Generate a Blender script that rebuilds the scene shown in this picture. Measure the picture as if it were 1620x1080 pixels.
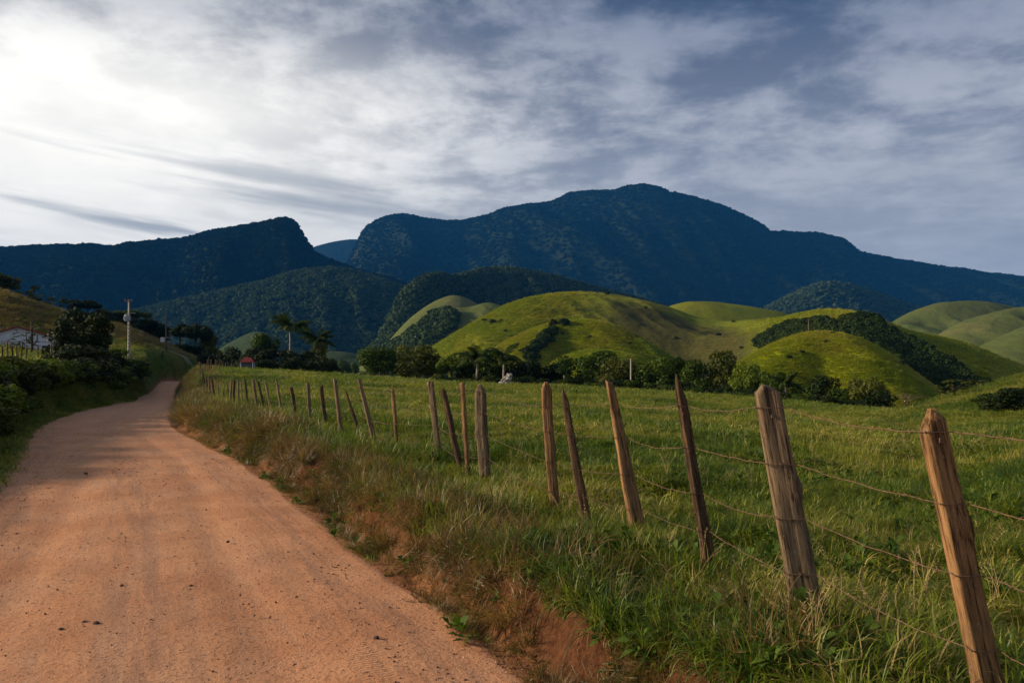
import bpy, math, random
import numpy as np
from mathutils import Vector, Matrix

for o in list(bpy.data.objects):
    bpy.data.objects.remove(o, do_unlink=True)
scene = bpy.context.scene
COL = scene.collection

# ------------------------------------------------------------------ camera
F, CX, HOR, CAMZ = 1250.0, 810.0, 590.0, 1.8        # focal length and horizon in pixels of a 1620 x 1080 frame
cam_data = bpy.data.cameras.new("camera")
cam_data.sensor_width = 36.0
cam_data.lens = F / 1620 * 36
cam_data.shift_y = (HOR - 540) / 1620
cam_data.clip_start = 0.05
cam_data.clip_end = 40000
cam = bpy.data.objects.new("camera", cam_data)
cam.location = (0, 0, CAMZ)
cam.rotation_euler = (math.radians(90), 0, 0)
COL.objects.link(cam)
scene.camera = cam

# ------------------------------------------------------------------ light
SUN_AZ, SUN_EL = math.radians(-84), math.radians(17)   # azimuth from +Y towards +X
SUN = Vector((math.sin(SUN_AZ) * math.cos(SUN_EL), math.cos(SUN_AZ) * math.cos(SUN_EL), math.sin(SUN_EL)))
sd = bpy.data.lights.new("sun", 'SUN')
sd.energy = 5.0
sd.angle = math.radians(7)
sd.color = (1.0, 0.80, 0.55)
sun = bpy.data.objects.new("sun", sd)
sun.rotation_euler = (-SUN).to_track_quat('-Z', 'Y').to_euler()
sun.location = (-40, 20, 60)
COL.objects.link(sun)

scene.view_settings.view_transform = 'Standard'
scene.view_settings.look = 'None'
scene.view_settings.gamma = 1
scene.view_settings.use_curve_mapping = False
scene.view_settings.exposure = 0.55
scene.cycles.use_denoising = True
scene.cycles.max_bounces = 6
scene.cycles.diffuse_bounces = 2
scene.cycles.glossy_bounces = 1
scene.cycles.transmission_bounces = 3
scene.cycles.volume_bounces = 0
scene.cycles.transparent_max_bounces = 4


class NT:
    """small helper for writing node trees"""
    def __init__(self, tree):
        self.t = tree
        self.t.nodes.clear()

    def n(self, kind, ins=None, **props):
        nd = self.t.nodes.new(kind)
        for k, v in props.items():
            setattr(nd, k, v)
        for k, v in (ins or {}).items():
            self.s(nd, k, v)
        return nd

    def s(self, nd, k, v):
        sock = nd.inputs[k]
        if isinstance(v, bpy.types.NodeSocket):
            self.t.links.new(v, sock)
        else:
            sock.default_value = v

    def math(self, op, a, b=0.0, c=0.0, clamp=False):
        nd = self.n('ShaderNodeMath', {0: a, 1: b}, operation=op, use_clamp=clamp)
        if op in ('MULTIPLY_ADD', 'SMOOTH_MIN', 'COMPARE'):
            self.s(nd, 2, c)
        return nd.outputs[0]

    def mr(self, v, a, b, c=0.0, d=1.0, smooth=True):
        nd = self.n('ShaderNodeMapRange', {'Value': v, 'From Min': a, 'From Max': b, 'To Min': c, 'To Max': d},
                    interpolation_type='SMOOTHSTEP' if smooth else 'LINEAR')
        return nd.outputs['Result']

    def mix(self, f, a, b, mode='MIX'):
        nd = self.n('ShaderNodeMix', data_type='RGBA', blend_type=mode)
        self.s(nd, 0, f)
        self.s(nd, 6, a if isinstance(a, bpy.types.NodeSocket) else (*a, 1))
        self.s(nd, 7, b if isinstance(b, bpy.types.NodeSocket) else (*b, 1))
        return nd.outputs[2]

    def noise(self, vec, scale, detail=4, rough=0.55, dist=0.0, color=False):
        nd = self.n('ShaderNodeTexNoise', {'Vector': vec, 'Scale': scale, 'Detail': detail, 'Roughness': rough,
                                           'Distortion': dist})
        return nd.outputs['Color' if color else 'Fac']

    def vm(self, op, a, b=None):
        nd = self.n('ShaderNodeVectorMath', {0: a}, operation=op)
        if b is not None:
            if op == 'SCALE':
                self.s(nd, 'Scale', b)
            else:
                self.s(nd, 1, b)
        return nd.outputs[1 if op in ('DOT_PRODUCT', 'LENGTH') else 0]


# ------------------------------------------------------------------ sky
world = bpy.data.worlds.new("World")
scene.world = world
world.use_nodes = True
w = NT(world.node_tree)
tc = w.n('ShaderNodeTexCoord').outputs['Generated']
d = w.vm('NORMALIZE', tc)
sep = w.n('ShaderNodeSeparateXYZ', {0: d})
X, Y, Z = sep.outputs
sky = w.n('ShaderNodeTexSky', sky_type='NISHITA')
sky.sun_disc = False
sky.sun_elevation = SUN_EL
sky.sun_rotation = SUN_AZ
sky.altitude = 300
sky.dust_density = 0.6
sky.ozone_density = 3.5
bg_sky = w.n('ShaderNodeBackground', {'Color': sky.outputs[0], 'Strength': 0.034})
zc = w.math('MAXIMUM', Z, 0.0)
den = w.math('ADD', zc, 0.10)
px_ = w.math('DIVIDE', X, den)
py_ = w.math('DIVIDE', Y, den)
pl = w.n('ShaderNodeCombineXYZ', {0: w.math('MULTIPLY', px_, 0.85), 1: py_, 2: 0.0}).outputs[0]
warp = w.vm('SCALE', w.vm('SUBTRACT', w.noise(pl, 0.9, 3, 0.5, color=True), (0.5, 0.5, 0.5)), 0.42)
pw = w.vm('ADD', pl, warp)
n_big = w.noise(pw, 0.45, 5, 0.55)
n_mid = w.noise(pw, 1.5, 8, 0.62)
n_fine = w.noise(pw, 4.5, 8, 0.62, 0.15)
# thin streaks lying low over the horizon
st = w.n('ShaderNodeCombineXYZ', {0: w.math('MULTIPLY', X, 1.5), 1: w.math('MULTIPLY', Y, 1.5),
                                  2: w.math('MULTIPLY', w.math('ADD', Z, w.math('MULTIPLY', X, 0.14)), 17.0)}).outputs[0]
n_puff = w.noise(w.n('ShaderNodeCombineXYZ', {0: X, 1: Y, 2: w.math('MULTIPLY', Z, 1.9)}).outputs[0], 8.5, 8, 0.60, 0.1)
n_str = w.noise(st, 1.0, 6, 0.5, 0.5)
g = w.vm('DOT_PRODUCT', d, tuple(SUN))
glow = w.math('MULTIPLY', w.mr(g, -0.08, 0.72), w.mr(Z, 0.41, 0.27, 0.34, 1.0))
body = w.math('ADD', w.math('MULTIPLY', n_mid, 0.36), w.math('ADD', w.math('MULTIPLY', n_fine, 0.26), w.math('MULTIPLY', n_puff, 0.38)))
cover = w.mr(w.math('ADD', w.math('ADD', w.math('MULTIPLY', n_big, 0.7), w.math('MULTIPLY', body, 0.9)),
                    w.math('ADD', w.math('MULTIPLY', glow, 0.42), w.mr(zc, 0.22, 0.47, 0.62, 0.10))), 0.70, 1.04)
lit = w.mr(body, 0.42, 0.585)
col_grey = w.mix(glow, w.mix(w.mr(zc, 0.20, 0.46), (0.26, 0.29, 0.36), (0.055, 0.085, 0.165)), (0.46, 0.47, 0.49))
col_lit = w.mix(glow, w.mix(w.mr(zc, 0.24, 0.46), (0.52, 0.54, 0.60), (0.19, 0.23, 0.33)), (1.42, 1.37, 1.27))
ccol = w.mix(lit, col_grey, col_lit)
# veil brightening towards the hidden sun
ccol = w.mix(w.math('MULTIPLY', w.mr(g, 0.14, 0.60, 0.0, 0.85), w.mr(zc, 0.41, 0.28, 0.10, 1.0)), ccol, (1.34, 1.29, 1.18))
hz = w.mr(zc, 0.30, 0.10, 0.0, 0.75)
ccol = w.mix(hz, ccol, w.mix(glow, (0.46, 0.48, 0.52), (1.18, 1.14, 1.06)))
# grey streaks
sm = w.math('MULTIPLY', w.mr(n_str, 0.52, 0.66), w.mr(zc, 0.19, 0.30, 0.7, 0.0))
ccol = w.mix(w.math('MULTIPLY', sm, w.mr(g, 0.0, 0.5, 0.35, 1.0)), ccol, (0.24, 0.28, 0.34))
bg_c = w.n('ShaderNodeBackground', {'Color': ccol, 'Strength': 0.70})
mixs = w.n('ShaderNodeMixShader', {0: cover, 1: bg_sky.outputs[0], 2: bg_c.outputs[0]})
wo = w.n('ShaderNodeOutputWorld', {'Surface': mixs.outputs[0]})
world.cycles.sampling_method = 'MANUAL'
world.cycles.sample_map_resolution = 512


# ------------------------------------------------------------------ helpers
def tag(o, label=None, cat=None, group=None, kind=None):
    if label: o['label'] = label
    if cat: o['category'] = cat
    if group: o['group'] = group
    if kind: o['kind'] = kind
    return o


def link(o, parent=None):
    COL.objects.link(o)
    if parent is not None:
        o.parent = parent
    return o


def empty(name, loc, rz=0, sc=(1, 1, 1)):
    o = bpy.data.objects.new(name, None)
    o.empty_display_size = 0.2
    o.location = loc
    o.rotation_euler = (0, 0, rz)
    o.scale = sc
    return link(o)


def np_mesh(name, verts, faces, mats, smooth=False, attrs=None, mat_idx=None):
    """verts (N,3); faces (M,k) array or list of arrays with different k"""
    me = bpy.data.meshes.new(name)
    if isinstance(faces, np.ndarray):
        faces = [faces]
    faces = [np.asarray(f, dtype=np.int32) for f in faces if len(f)]
    verts = np.asarray(verts, dtype=np.float32)
    me.vertices.add(len(verts))
    me.vertices.foreach_set('co', verts.ravel())
    tot = sum(f.size for f in faces)
    nf = sum(len(f) for f in faces)
    me.loops.add(tot)
    me.loops.foreach_set('vertex_index', np.concatenate([f.ravel() for f in faces]))
    me.polygons.add(nf)
    ls = np.concatenate([np.full(len(f), f.shape[1], dtype=np.int32) for f in faces])
    st = np.concatenate([[0], np.cumsum(ls)[:-1]]).astype(np.int32)
    me.polygons.foreach_set('loop_start', st)
    me.polygons.foreach_set('loop_total', ls)
    if smooth:
        me.polygons.foreach_set('use_smooth', np.ones(nf, dtype=bool))
    if mat_idx is not None:
        me.polygons.foreach_set('material_index', np.asarray(mat_idx, dtype=np.int32))
    me.update(calc_edges=True)
    for k, v in (attrs or {}).items():
        a = me.attributes.new(k, 'FLOAT', 'POINT')
        a.data.foreach_set('value', np.asarray(v, dtype=np.float32))
    if not isinstance(mats, (list, tuple)):
        mats = [mats]
    for m in mats:
        me.materials.append(m)
    return me


def obj(name, me, parent=None, loc=None):
    o = bpy.data.objects.new(name, me)
    if loc is not None:
        o.location = loc
    return link(o, parent)


def grid_faces(nr, nc, flip=False):
    i = np.arange(nr - 1)[:, None] * nc + np.arange(nc - 1)[None, :]
    f = np.stack([i, i + 1, i + nc + 1, i + nc], -1).reshape(-1, 4)
    return f[:, ::-1] if flip else f


_rs = np.random.RandomState(7)
_LAT = _rs.rand(256, 256)


def vnoise(x, y):
    xi = np.floor(x).astype(int); yi = np.floor(y).astype(int)
    fx = x - xi; fy = y - yi
    fx = fx * fx * fx * (fx * (fx * 6 - 15) + 10); fy = fy * fy * fy * (fy * (fy * 6 - 15) + 10)
    a = _LAT[xi & 255, yi & 255]; b = _LAT[(xi + 1) & 255, yi & 255]
    c = _LAT[xi & 255, (yi + 1) & 255]; e = _LAT[(xi + 1) & 255, (yi + 1) & 255]
    return (a * (1 - fx) + b * fx) * (1 - fy) + (c * (1 - fx) + e * fx) * fy


def fbm(x, y, octv=4, gain=0.5):
    s = 0; a = 1; t = 0
    for k in range(octv):
        s = s + a * (vnoise(x + 17.3 * k, y - 9.1 * k) - 0.5); t += a
        x = x * 1.93 + 0.3 * y; y = y * 2.07 - 0.21 * x; a *= gain
    return s / t * 2      # about -1 .. 1


def ridged(x, y, octv=4):
    s = 0; a = 1; t = 0
    for k in range(octv):
        s = s + a * (1 - np.abs(2 * vnoise(x + 31 * k, y + 7 * k) - 1)); t += a
        x = x * 2.03; y = y * 1.97; a *= 0.5
    return s / t


def sstep(a, b, x):
    t = np.clip((x - a) / (b - a), 0, 1)
    return t * t * (3 - 2 * t)


class MB:
    """collects simple solids into one mesh"""
    def __init__(self):
        self.v = []; self.f = []; self.n = 0; self.mi = []

    def add(self, v, f, mi=0):
        v = [tuple(p) for p in v]
        self.v += v
        self.f += [tuple(i + self.n for i in q) for q in f]
        self.mi += [mi] * len(f)
        self.n += len(v)
        return self

    def box(self, c, s, rz=0.0, mi=0, R=None):
        hx, hy, hz = s[0] / 2, s[1] / 2, s[2] / 2
        M = R if R is not None else Matrix.Rotation(rz, 3, 'Z')
        vs = [Vector(c) + M @ Vector((x * hx, y * hy, z * hz)) for z in (-1, 1) for y in (-1, 1) for x in (-1, 1)]
        self.add(vs, [(0, 2, 3, 1), (4, 5, 7, 6), (0, 1, 5, 4), (1, 3, 7, 5), (3, 2, 6, 7), (2, 0, 4, 6)], mi)
        return self

    def tube(self, pts, rads, n=8, mi=0, jit=0.0, rng=None, cap=True):
        pts = [Vector(p) for p in pts]
        if not isinstance(rads, (list, tuple)):
            rads = [rads] * len(pts)
        base = self.n; vs = []; fs = []
        t0 = (pts[1] - pts[0]).normalized()
        up = Vector((0, 0, 1)) if abs(t0.z) < 0.9 else Vector((1, 0, 0))
        side = t0.cross(up).normalized()
        for i, p in enumerate(pts):
            t = (pts[min(i + 1, len(pts) - 1)] - pts[max(i - 1, 0)]).normalized()
            side = (side - t * side.dot(t)).normalized()
            nn = t.cross(side)
            for k in range(n):
                a = 2 * math.pi * k / n
                r = rads[i] * (1 + (rng.uniform(-jit, jit) if rng else 0))
                vs.append(p + (side * math.cos(a) + nn * math.sin(a)) * r)
        for i in range(len(pts) - 1):
            for k in range(n):
                a = i * n + k; b = i * n + (k + 1) % n
                fs.append((a, b, b + n, a + n))
        if cap:
            fs.append(tuple(range(n))[::-1]); fs.append(tuple(range((len(pts) - 1) * n, len(pts) * n)))
        self.add(vs, fs, mi)
        return self

    def mesh(self, name, mats, smooth=False):
        me = bpy.data.meshes.new(name)
        me.from_pydata(self.v, [], self.f)
        for m in (mats if isinstance(mats, (list, tuple)) else [mats]):
            me.materials.append(m)
        me.polygons.foreach_set('material_index', self.mi)
        if smooth:
            me.polygons.foreach_set('use_smooth', [True] * len(me.polygons))
        me.update()
        return me


# ------------------------------------------------------------------ materials
def new_mat(name):
    m = bpy.data.materials.new(name)
    m.use_nodes = True
    return m, NT(m.node_tree)


def finish(t, col, rough=0.85, bump=None, bstr=0.5, bdist=0.02, spec=0.2, transl=None, tfac=0.35):
    ins = {'Base Color': col if isinstance(col, bpy.types.NodeSocket) else (*col, 1), 'Roughness': rough,
           'Specular IOR Level': spec}
    p = t.n('ShaderNodeBsdfPrincipled', ins)
    if bump is not None:
        b = t.n('ShaderNodeBump', {'Height': bump, 'Strength': bstr, 'Distance': bdist})
        t.s(p, 'Normal', b.outputs[0])
    out = p.outputs[0]
    if transl is not None:
        tr = t.n('ShaderNodeBsdfTranslucent', {'Color': transl})
        out = t.n('ShaderNodeMixShader', {0: tfac, 1: out, 2: tr.outputs[0]}).outputs[0]
    t.n('ShaderNodeOutputMaterial', {'Surface': out})


def attr(t, name):
    return t.n('ShaderNodeAttribute', attribute_name=name).outputs['Fac']


def pos(t):
    return t.n('ShaderNodeNewGeometry').outputs['Position']


def mat_plain(name, col, rough=0.8, var=0.25, scale=8.0, bump=0.3, metal=0.0):
    m, t = new_mat(name)
    c = t.n('ShaderNodeTexCoord').outputs['Object']
    nz = t.noise(c, scale, 5, 0.6)
    dark = tuple(x * (1 - var) for x in col); lite = tuple(min(1, x * (1 + var)) for x in col)
    finish(t, t.mix(t.mr(nz, 0.3, 0.7), dark, lite), rough, nz, bump, 0.01)
    return m


def mat_dirt_road():
    m, t = new_mat('packed_dirt')
    p = pos(t)
    lat = attr(t, 'lateral')
    lon = attr(t, 'along')
    rl = t.n('ShaderNodeCombineXYZ', {0: lat, 1: t.math('MULTIPLY', lon, 0.10), 2: 0.0}).outputs[0]
    n1 = t.noise(p, 0.8, 5, 0.6)
    n2 = t.noise(rl, 3.2, 5, 0.6)
    n3 = t.noise(p, 26.0, 6, 0.7)
    n4 = t.noise(p, 110.0, 3, 0.6)
    c = t.mix(t.mr(n1, 0.35, 0.65), (0.49, 0.220, 0.108), (0.60, 0.300, 0.158))
    # paler, greyer wheel tracks of packed stone
    trk = t.math('MULTIPLY', t.mr(n2, 0.38, 0.70), t.mr(t.noise(p, 0.5, 3, 0.5), 0.35, 0.6))
    c = t.mix(t.math('MULTIPLY', trk, 0.5), c, (0.44, 0.27, 0.18))
    al_ = t.math('ABSOLUTE', t.math('ADD', lat, t.math('MULTIPLY', t.math('SUBTRACT', t.noise(t.n('ShaderNodeCombineXYZ', {0: lon}).outputs[0], 0.12, 2), 0.5), 0.7)))
    rdg = t.math('MAXIMUM', t.mr(al_, 0.45, 0.12, 0, 1), t.mr(t.math('ABSOLUTE', t.math('SUBTRACT', al_, 1.55)), 0.38, 0.12, 0, 1))
    rdg = t.math('MULTIPLY', rdg, t.mr(t.noise(rl, 6.0, 5, 0.7), 0.40, 0.62))
    c = t.mix(t.math('MULTIPLY', rdg, 0.55), c, (0.30, 0.165, 0.105))
    farm = t.mr(t.n('ShaderNodeSeparateXYZ', {0: p}).outputs[1], 12.0, 40.0, 0, 0.4)
    c = t.mix(farm, c, (0.50, 0.30, 0.20))
    c = t.mix(t.mr(n3, 0.50, 0.66, 0, 0.60), c, (0.22, 0.10, 0.055))
    vor = t.n('ShaderNodeTexVoronoi', {'Vector': p, 'Scale': 34.0, 'Randomness': 1.0})
    sp = t.math('MULTIPLY', t.mr(vor.outputs['Distance'], 0.16, 0.24, 1, 0),
                t.mr(t.n('ShaderNodeSeparateColor', {0: vor.outputs['Color']}).outputs[0], 0.62, 0.66))
    c = t.mix(t.math('MULTIPLY', sp, 0.75), c, (0.10, 0.05, 0.03))
    vor2 = t.n('ShaderNodeTexVoronoi', {'Vector': p, 'Scale': 21.0, 'Randomness': 1.0})
    sp2 = t.math('MULTIPLY', t.mr(vor2.outputs['Distance'], 0.14, 0.22, 1, 0),
                 t.mr(t.n('ShaderNodeSeparateColor', {0: vor2.outputs['Color']}).outputs[1], 0.80, 0.84))
    c = t.mix(t.math('MULTIPLY', sp2, 0.6), c, (0.60, 0.47, 0.38))
    # tread pattern pressed in along the right-hand wheel track
    wv = t.n('ShaderNodeTexWave', {'Vector': t.n('ShaderNodeCombineXYZ', {0: lon, 1: t.math('MULTIPLY', lat, 0.6), 2: 0.0}).outputs[0],
                                   'Scale': 9.0, 'Distortion': 1.5, 'Detail': 2.0}).outputs['Fac']
    tm = t.math('MULTIPLY', t.mr(t.math('ABSOLUTE', t.math('SUBTRACT', lat, t.math('MULTIPLY_ADD', t.noise(t.n('ShaderNodeCombineXYZ', {0: lon}).outputs[0], 0.15, 2), 0.5, 1.0))), 0.07, 0.12, 1, 0),
                t.mr(n1, 0.4, 0.6))
    h = t.math('ADD', t.math('MULTIPLY', n3, 0.7), t.math('MULTIPLY', n4, 0.22))
    h = t.math('ADD', h, t.math('MULTIPLY', t.math('ADD', sp, sp2), 0.5))
    h = t.math('ADD', h, t.math('MULTIPLY', n2, 0.9))
    h = t.math('ADD', h, t.math('MULTIPLY', t.math('MULTIPLY', wv, tm), 0.35))
    finish(t, c, 0.95, h, 0.9, 0.022, 0.1)
    return m


def mat_ground():
    m, t = new_mat('soil_and_turf')
    p = pos(t)
    dirt = attr(t, 'dirt'); dry = attr(t, 'dry')
    n1 = t.noise(p, 1.3, 5, 0.6); n2 = t.noise(p, 18.0, 6, 0.7); n0 = t.noise(p, 0.16, 4, 0.6)
    g = t.mix(t.mr(n1, 0.35, 0.65), (0.035, 0.065, 0.008), (0.085, 0.115, 0.016))
    g = t.mix(t.mr(n0, 0.42, 0.66, 0, 0.55), g, (0.15, 0.13, 0.035))
    dr = t.mix(t.mr(n2, 0.35, 0.65), (0.13, 0.062, 0.02), (0.20, 0.12, 0.045))
    c = t.mix(dry, g, dr)
    so = t.mix(t.mr(n2, 0.3, 0.7), (0.17, 0.068, 0.028), (0.36, 0.165, 0.078))
    so = t.mix(t.mr(n1, 0.4, 0.7, 0, 0.5), so, (0.45, 0.23, 0.12))
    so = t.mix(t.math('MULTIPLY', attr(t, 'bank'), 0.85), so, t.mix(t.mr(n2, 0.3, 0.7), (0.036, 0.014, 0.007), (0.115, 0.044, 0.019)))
    so = t.mix(t.mr(t.noise(p, 9.0, 5, 0.7), 0.50, 0.66, 0, 0.6), so, (0.13, 0.058, 0.028))
    k = t.mr(t.math('ADD', dirt, t.math('MULTIPLY', t.math('SUBTRACT', t.noise(p, 5.0, 5, 0.7), 0.5), 0.9)), 0.35, 0.6)
    c = t.mix(k, c, so)
    h = t.math('ADD', n2, t.math('MULTIPLY', t.noise(p, 60.0, 4, 0.6), 0.4))
    finish(t, c, 0.95, h, 0.9, 0.05, 0.05)
    return m


def mat_grass_blade(name, green, yellow, dryc, dry_bias=0.0, patch=0.16):
    """blade colour: each blade's own tint, mixed with wide patches of drier turf"""
    m, t = new_mat(name)
    tint = attr(t, 'tint')
    p = pos(t)
    n0 = t.noise(p, patch, 4, 0.6)
    rnd = t.n('ShaderNodeObjectInfo').outputs['Random']
    a = t.math('ADD', t.math('MULTIPLY', tint, 0.60), t.math('ADD', t.math('MULTIPLY', t.mr(n0, 0.40, 0.62), 0.45), t.math('MULTIPLY', rnd, 0.22)))
    a = t.math('ADD', a, dry_bias)
    c = t.mix(t.mr(a, 0.15, 0.72), green, yellow)
    c = t.mix(t.mr(a, 0.78, 1.02), c, dryc)
    finish(t, c, 0.48, spec=0.35, transl=t.mix(1.0, c, (1.1, 1.15, 0.7), 'MULTIPLY'), tfac=0.36)
    return m


def mat_leaf(name, a, b, rough=0.65, tf=0.28, spec=0.12):
    m, t = new_mat(name)
    tint = attr(t, 'tint')
    rnd = t.n('ShaderNodeObjectInfo').outputs['Random']
    k = t.math('ADD', t.math('MULTIPLY', tint, 0.75), t.math('MULTIPLY', rnd, 0.25))
    c = t.mix(k, a, b)
    finish(t, c, rough, spec=spec, transl=t.mix(1.0, c, (1.1, 1.2, 0.6), 'MULTIPLY'), tfac=tf)
    return m


def mat_wood(name, base, warm, dark, mossy=0.3):
    m, t = new_mat(name)
    c = t.n('ShaderNodeTexCoord').outputs['Object']
    sp = t.n('ShaderNodeSeparateXYZ', {0: c})
    gr = t.n('ShaderNodeCombineXYZ', {0: sp.outputs[0], 1: sp.outputs[1], 2: t.math('MULTIPLY', sp.outputs[2], 0.045)}).outputs[0]
    gr2 = t.n('ShaderNodeCombineXYZ', {0: sp.outputs[0], 1: sp.outputs[1], 2: t.math('MULTIPLY', sp.outputs[2], 0.14)}).outputs[0]
    n1 = t.noise(gr, 70.0, 6, 0.7, 0.3); n2 = t.noise(gr2, 17.0, 5, 0.6, 0.4); n3 = t.noise(c, 6.0, 4, 0.6)
    col = t.mix(t.mr(n2, 0.36, 0.62), base, warm)
    col = t.mix(t.mr(n1, 0.46, 0.62, 0, 0.92), col, dark)
    col = t.mix(t.mr(n3, 0.50, 0.68, 0, mossy), col, (0.13, 0.13, 0.085))
    col = t.mix(t.mr(t.noise(c, 45.0, 4, 0.7), 0.60, 0.72, 0, 0.5), col, (0.34, 0.32, 0.26))
    h = t.math('ADD', t.math('MULTIPLY', n1, -1.0), t.math('MULTIPLY', n2, 0.6))
    finish(t, col, 0.9, h, 1.0, 0.012, 0.1)
    return m


def mat_hill(name, green, yellow, brown, zscale=1.0, s=1.0):
    m, t = new_mat(name)
    p = pos(t)
    sp = t.n('ShaderNodeSeparateXYZ', {0: p})
    tr = t.n('ShaderNodeCombineXYZ', {0: t.math('MULTIPLY', sp.outputs[0], 0.09 * s), 1: t.math('MULTIPLY', sp.outputs[1], 0.09 * s),
                                      2: t.math('MULTIPLY', sp.outputs[2], 0.85 * s)}).outputs[0]
    n_tr = t.noise(tr, 1.0, 5, 0.65, 0.6)
    n0 = t.noise(p, 0.016 * s, 5, 0.6, 0.5); n1 = t.noise(p, 0.10 * s, 6, 0.65); n2 = t.noise(p, 0.55 * s, 5, 0.7)
    c = t.mix(t.mr(n0, 0.25, 0.75, 0.1, 0.9), green, yellow)
    c = t.mix(t.mr(t.math('ADD', n0, t.math('MULTIPLY', t.math('SUBTRACT', n1, 0.5), 0.8)), 0.54, 0.80, 0, 0.6), c, brown)
    c = t.mix(t.mr(n2, 0.52, 0.74, 0, 0.45), c, tuple(x * 0.42 for x in green))
    c = t.mix(t.mr(n_tr, 0.52, 0.70, 0, 0.40), c, tuple(x * 0.55 for x in brown))
    c = t.mix(t.math('MULTIPLY', attr(t, 'shade_scrub'), 0.9), c, t.mix(t.mr(n2, 0.35, 0.65), (0.030, 0.034, 0.010), (0.075, 0.060, 0.022)))  # scrubby brown, with the hillside's shade put into the colour
    h = t.math('ADD', t.math('MULTIPLY', n_tr, 1.1), t.math('ADD', t.math('MULTIPLY', n2, 0.5), n1))
    finish(t, c, 0.95, h, 0.9, 1.1 / s, 0.05)
    return m


def mat_forest(name, a, b, rock=None):
    m, t = new_mat(name)
    p = pos(t)
    n = t.noise(p, 0.006, 4, 0.6); n2 = t.noise(p, 0.05, 5, 0.7)
    c = t.mix(t.mr(n2, 0.3, 0.7), a, b)
    if rock:
        nz = t.n('ShaderNodeSeparateXYZ', {0: t.n('ShaderNodeNewGeometry').outputs['True Normal']}).outputs[2]
        c = t.mix(t.math('MULTIPLY', t.mr(nz, 0.62, 0.36), t.mr(n, 0.3, 0.6)), c, rock)
    finish(t, c, 1.0, n2, 1.0, 12.0, 0.0)
    return m


M_ROAD = mat_dirt_road()
M_GROUND = mat_ground()
M_FIELD = mat_grass_blade('field_grass_blades', (0.026, 0.085, 0.006), (0.185, 0.215, 0.012), (0.42, 0.32, 0.10))
M_LONG = mat_grass_blade('long_grass_blades', (0.030, 0.085, 0.008), (0.16, 0.20, 0.014), (0.40, 0.29, 0.12), 0.0, 0.7)
M_HTURF = mat_grass_blade('hill_grass_tufts', (0.125, 0.200, 0.005), (0.34, 0.36, 0.008), (0.30, 0.23, 0.05), 0.05, 0.03)
M_DRY = mat_grass_blade('dry_grass_blades', (0.045, 0.060, 0.012), (0.155, 0.095, 0.030), (0.28, 0.17, 0.075), 0.0, 0.9)
M_ROADSTONE = mat_plain('road_stones', (0.16, 0.085, 0.055), 0.9, 0.5, 30)
M_W_GREY = mat_wood('weathered_grey_wood', (0.15, 0.108, 0.070), (0.25, 0.17, 0.10), (0.032, 0.021, 0.014))
M_W_WARM = mat_wood('split_warm_wood', (0.19, 0.105, 0.050), (0.34, 0.19, 0.085), (0.040, 0.020, 0.011), 0.15)
M_W_DARK = mat_wood('dark_charred_wood', (0.070, 0.042, 0.026), (0.14, 0.082, 0.045), (0.018, 0.011, 0.008), 0.15)
M_WIRE = mat_plain('rusty_wire', (0.14, 0.08, 0.05), 0.6, 0.4, 40)
M_BARK = mat_plain('bark', (0.10, 0.075, 0.05), 0.95, 0.4, 5, 0.8)
M_PALMBARK = mat_plain('pale_palm_bark', (0.33, 0.29, 0.22), 0.9, 0.25, 3, 0.5)
M_LEAF = mat_leaf('broad_leaves', (0.018, 0.042, 0.006), (0.080, 0.120, 0.012))
M_LEAF2 = mat_leaf('olive_leaves', (0.035, 0.050, 0.008), (0.115, 0.125, 0.022))
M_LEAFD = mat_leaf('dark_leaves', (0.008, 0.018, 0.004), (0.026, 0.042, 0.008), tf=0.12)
M_PALM = mat_leaf('palm_leaflets', (0.020, 0.040, 0.008), (0.060, 0.085, 0.015))
M_BRIGHT = mat_leaf('bright_leaves', (0.06, 0.10, 0.010), (0.16, 0.20, 0.02))
M_TWIG = mat_plain('bare_twigs', (0.17, 0.12, 0.09), 0.9, 0.3, 5)
M_HILL = mat_hill('pasture_near', (0.150, 0.215, 0.006), (0.340, 0.350, 0.008), (0.24, 0.175, 0.032), s=1.6)
M_HILL2 = mat_hill('pasture_far', (0.100, 0.140, 0.010), (0.205, 0.205, 0.015), (0.16, 0.120, 0.036), s=1.0)  # darker copy of the pasture, so the nearer knolls read as sunlit
M_HILL3 = mat_hill('pasture_distant', (0.065, 0.092, 0.022), (0.12, 0.130, 0.036), (0.15, 0.125, 0.06), s=0.6)
M_HILL4 = mat_hill('pasture_shaded_valley', (0.026, 0.046, 0.014), (0.048, 0.068, 0.020), (0.05, 0.05, 0.025), s=0.5)  # cloud shade put into the colour of this pasture
M_FOREST = mat_forest('forest_floor', (0.012, 0.022, 0.009), (0.030, 0.048, 0.016))
M_MOUNT = mat_forest('mountain_forest', (0.009, 0.016, 0.008), (0.020, 0.030, 0.012), (0.024, 0.026, 0.022))
M_FARC = mat_leaf('far_forest_canopy', (0.008, 0.015, 0.007), (0.017, 0.027, 0.011), 0.9, 0.05, 0.0)
M_CANOPY = mat_leaf('forest_canopy', (0.012, 0.026, 0.010), (0.085, 0.125, 0.045), 0.9, 0.10, 0.05)

# ------------------------------------------------------------------ terrain
RC = np.array([(-60, 30), (-10, 4.9), (0, .1), (4.7, -2.2), (8.65, -4.1), (12.2, -5.8), (16.4, -8.0), (21, -10.7), (25.6, -13.2),
               (30, -15.3), (35, -17.3), (41, -19.7), (47, -21.8), (60, -27), (80, -36), (99, -44.7), (115, -50),
               (135, -57.8), (150, -59.5), (165, -56), (180, -49), (200, -38), (240, -10), (420, 100)], dtype=float)


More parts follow.
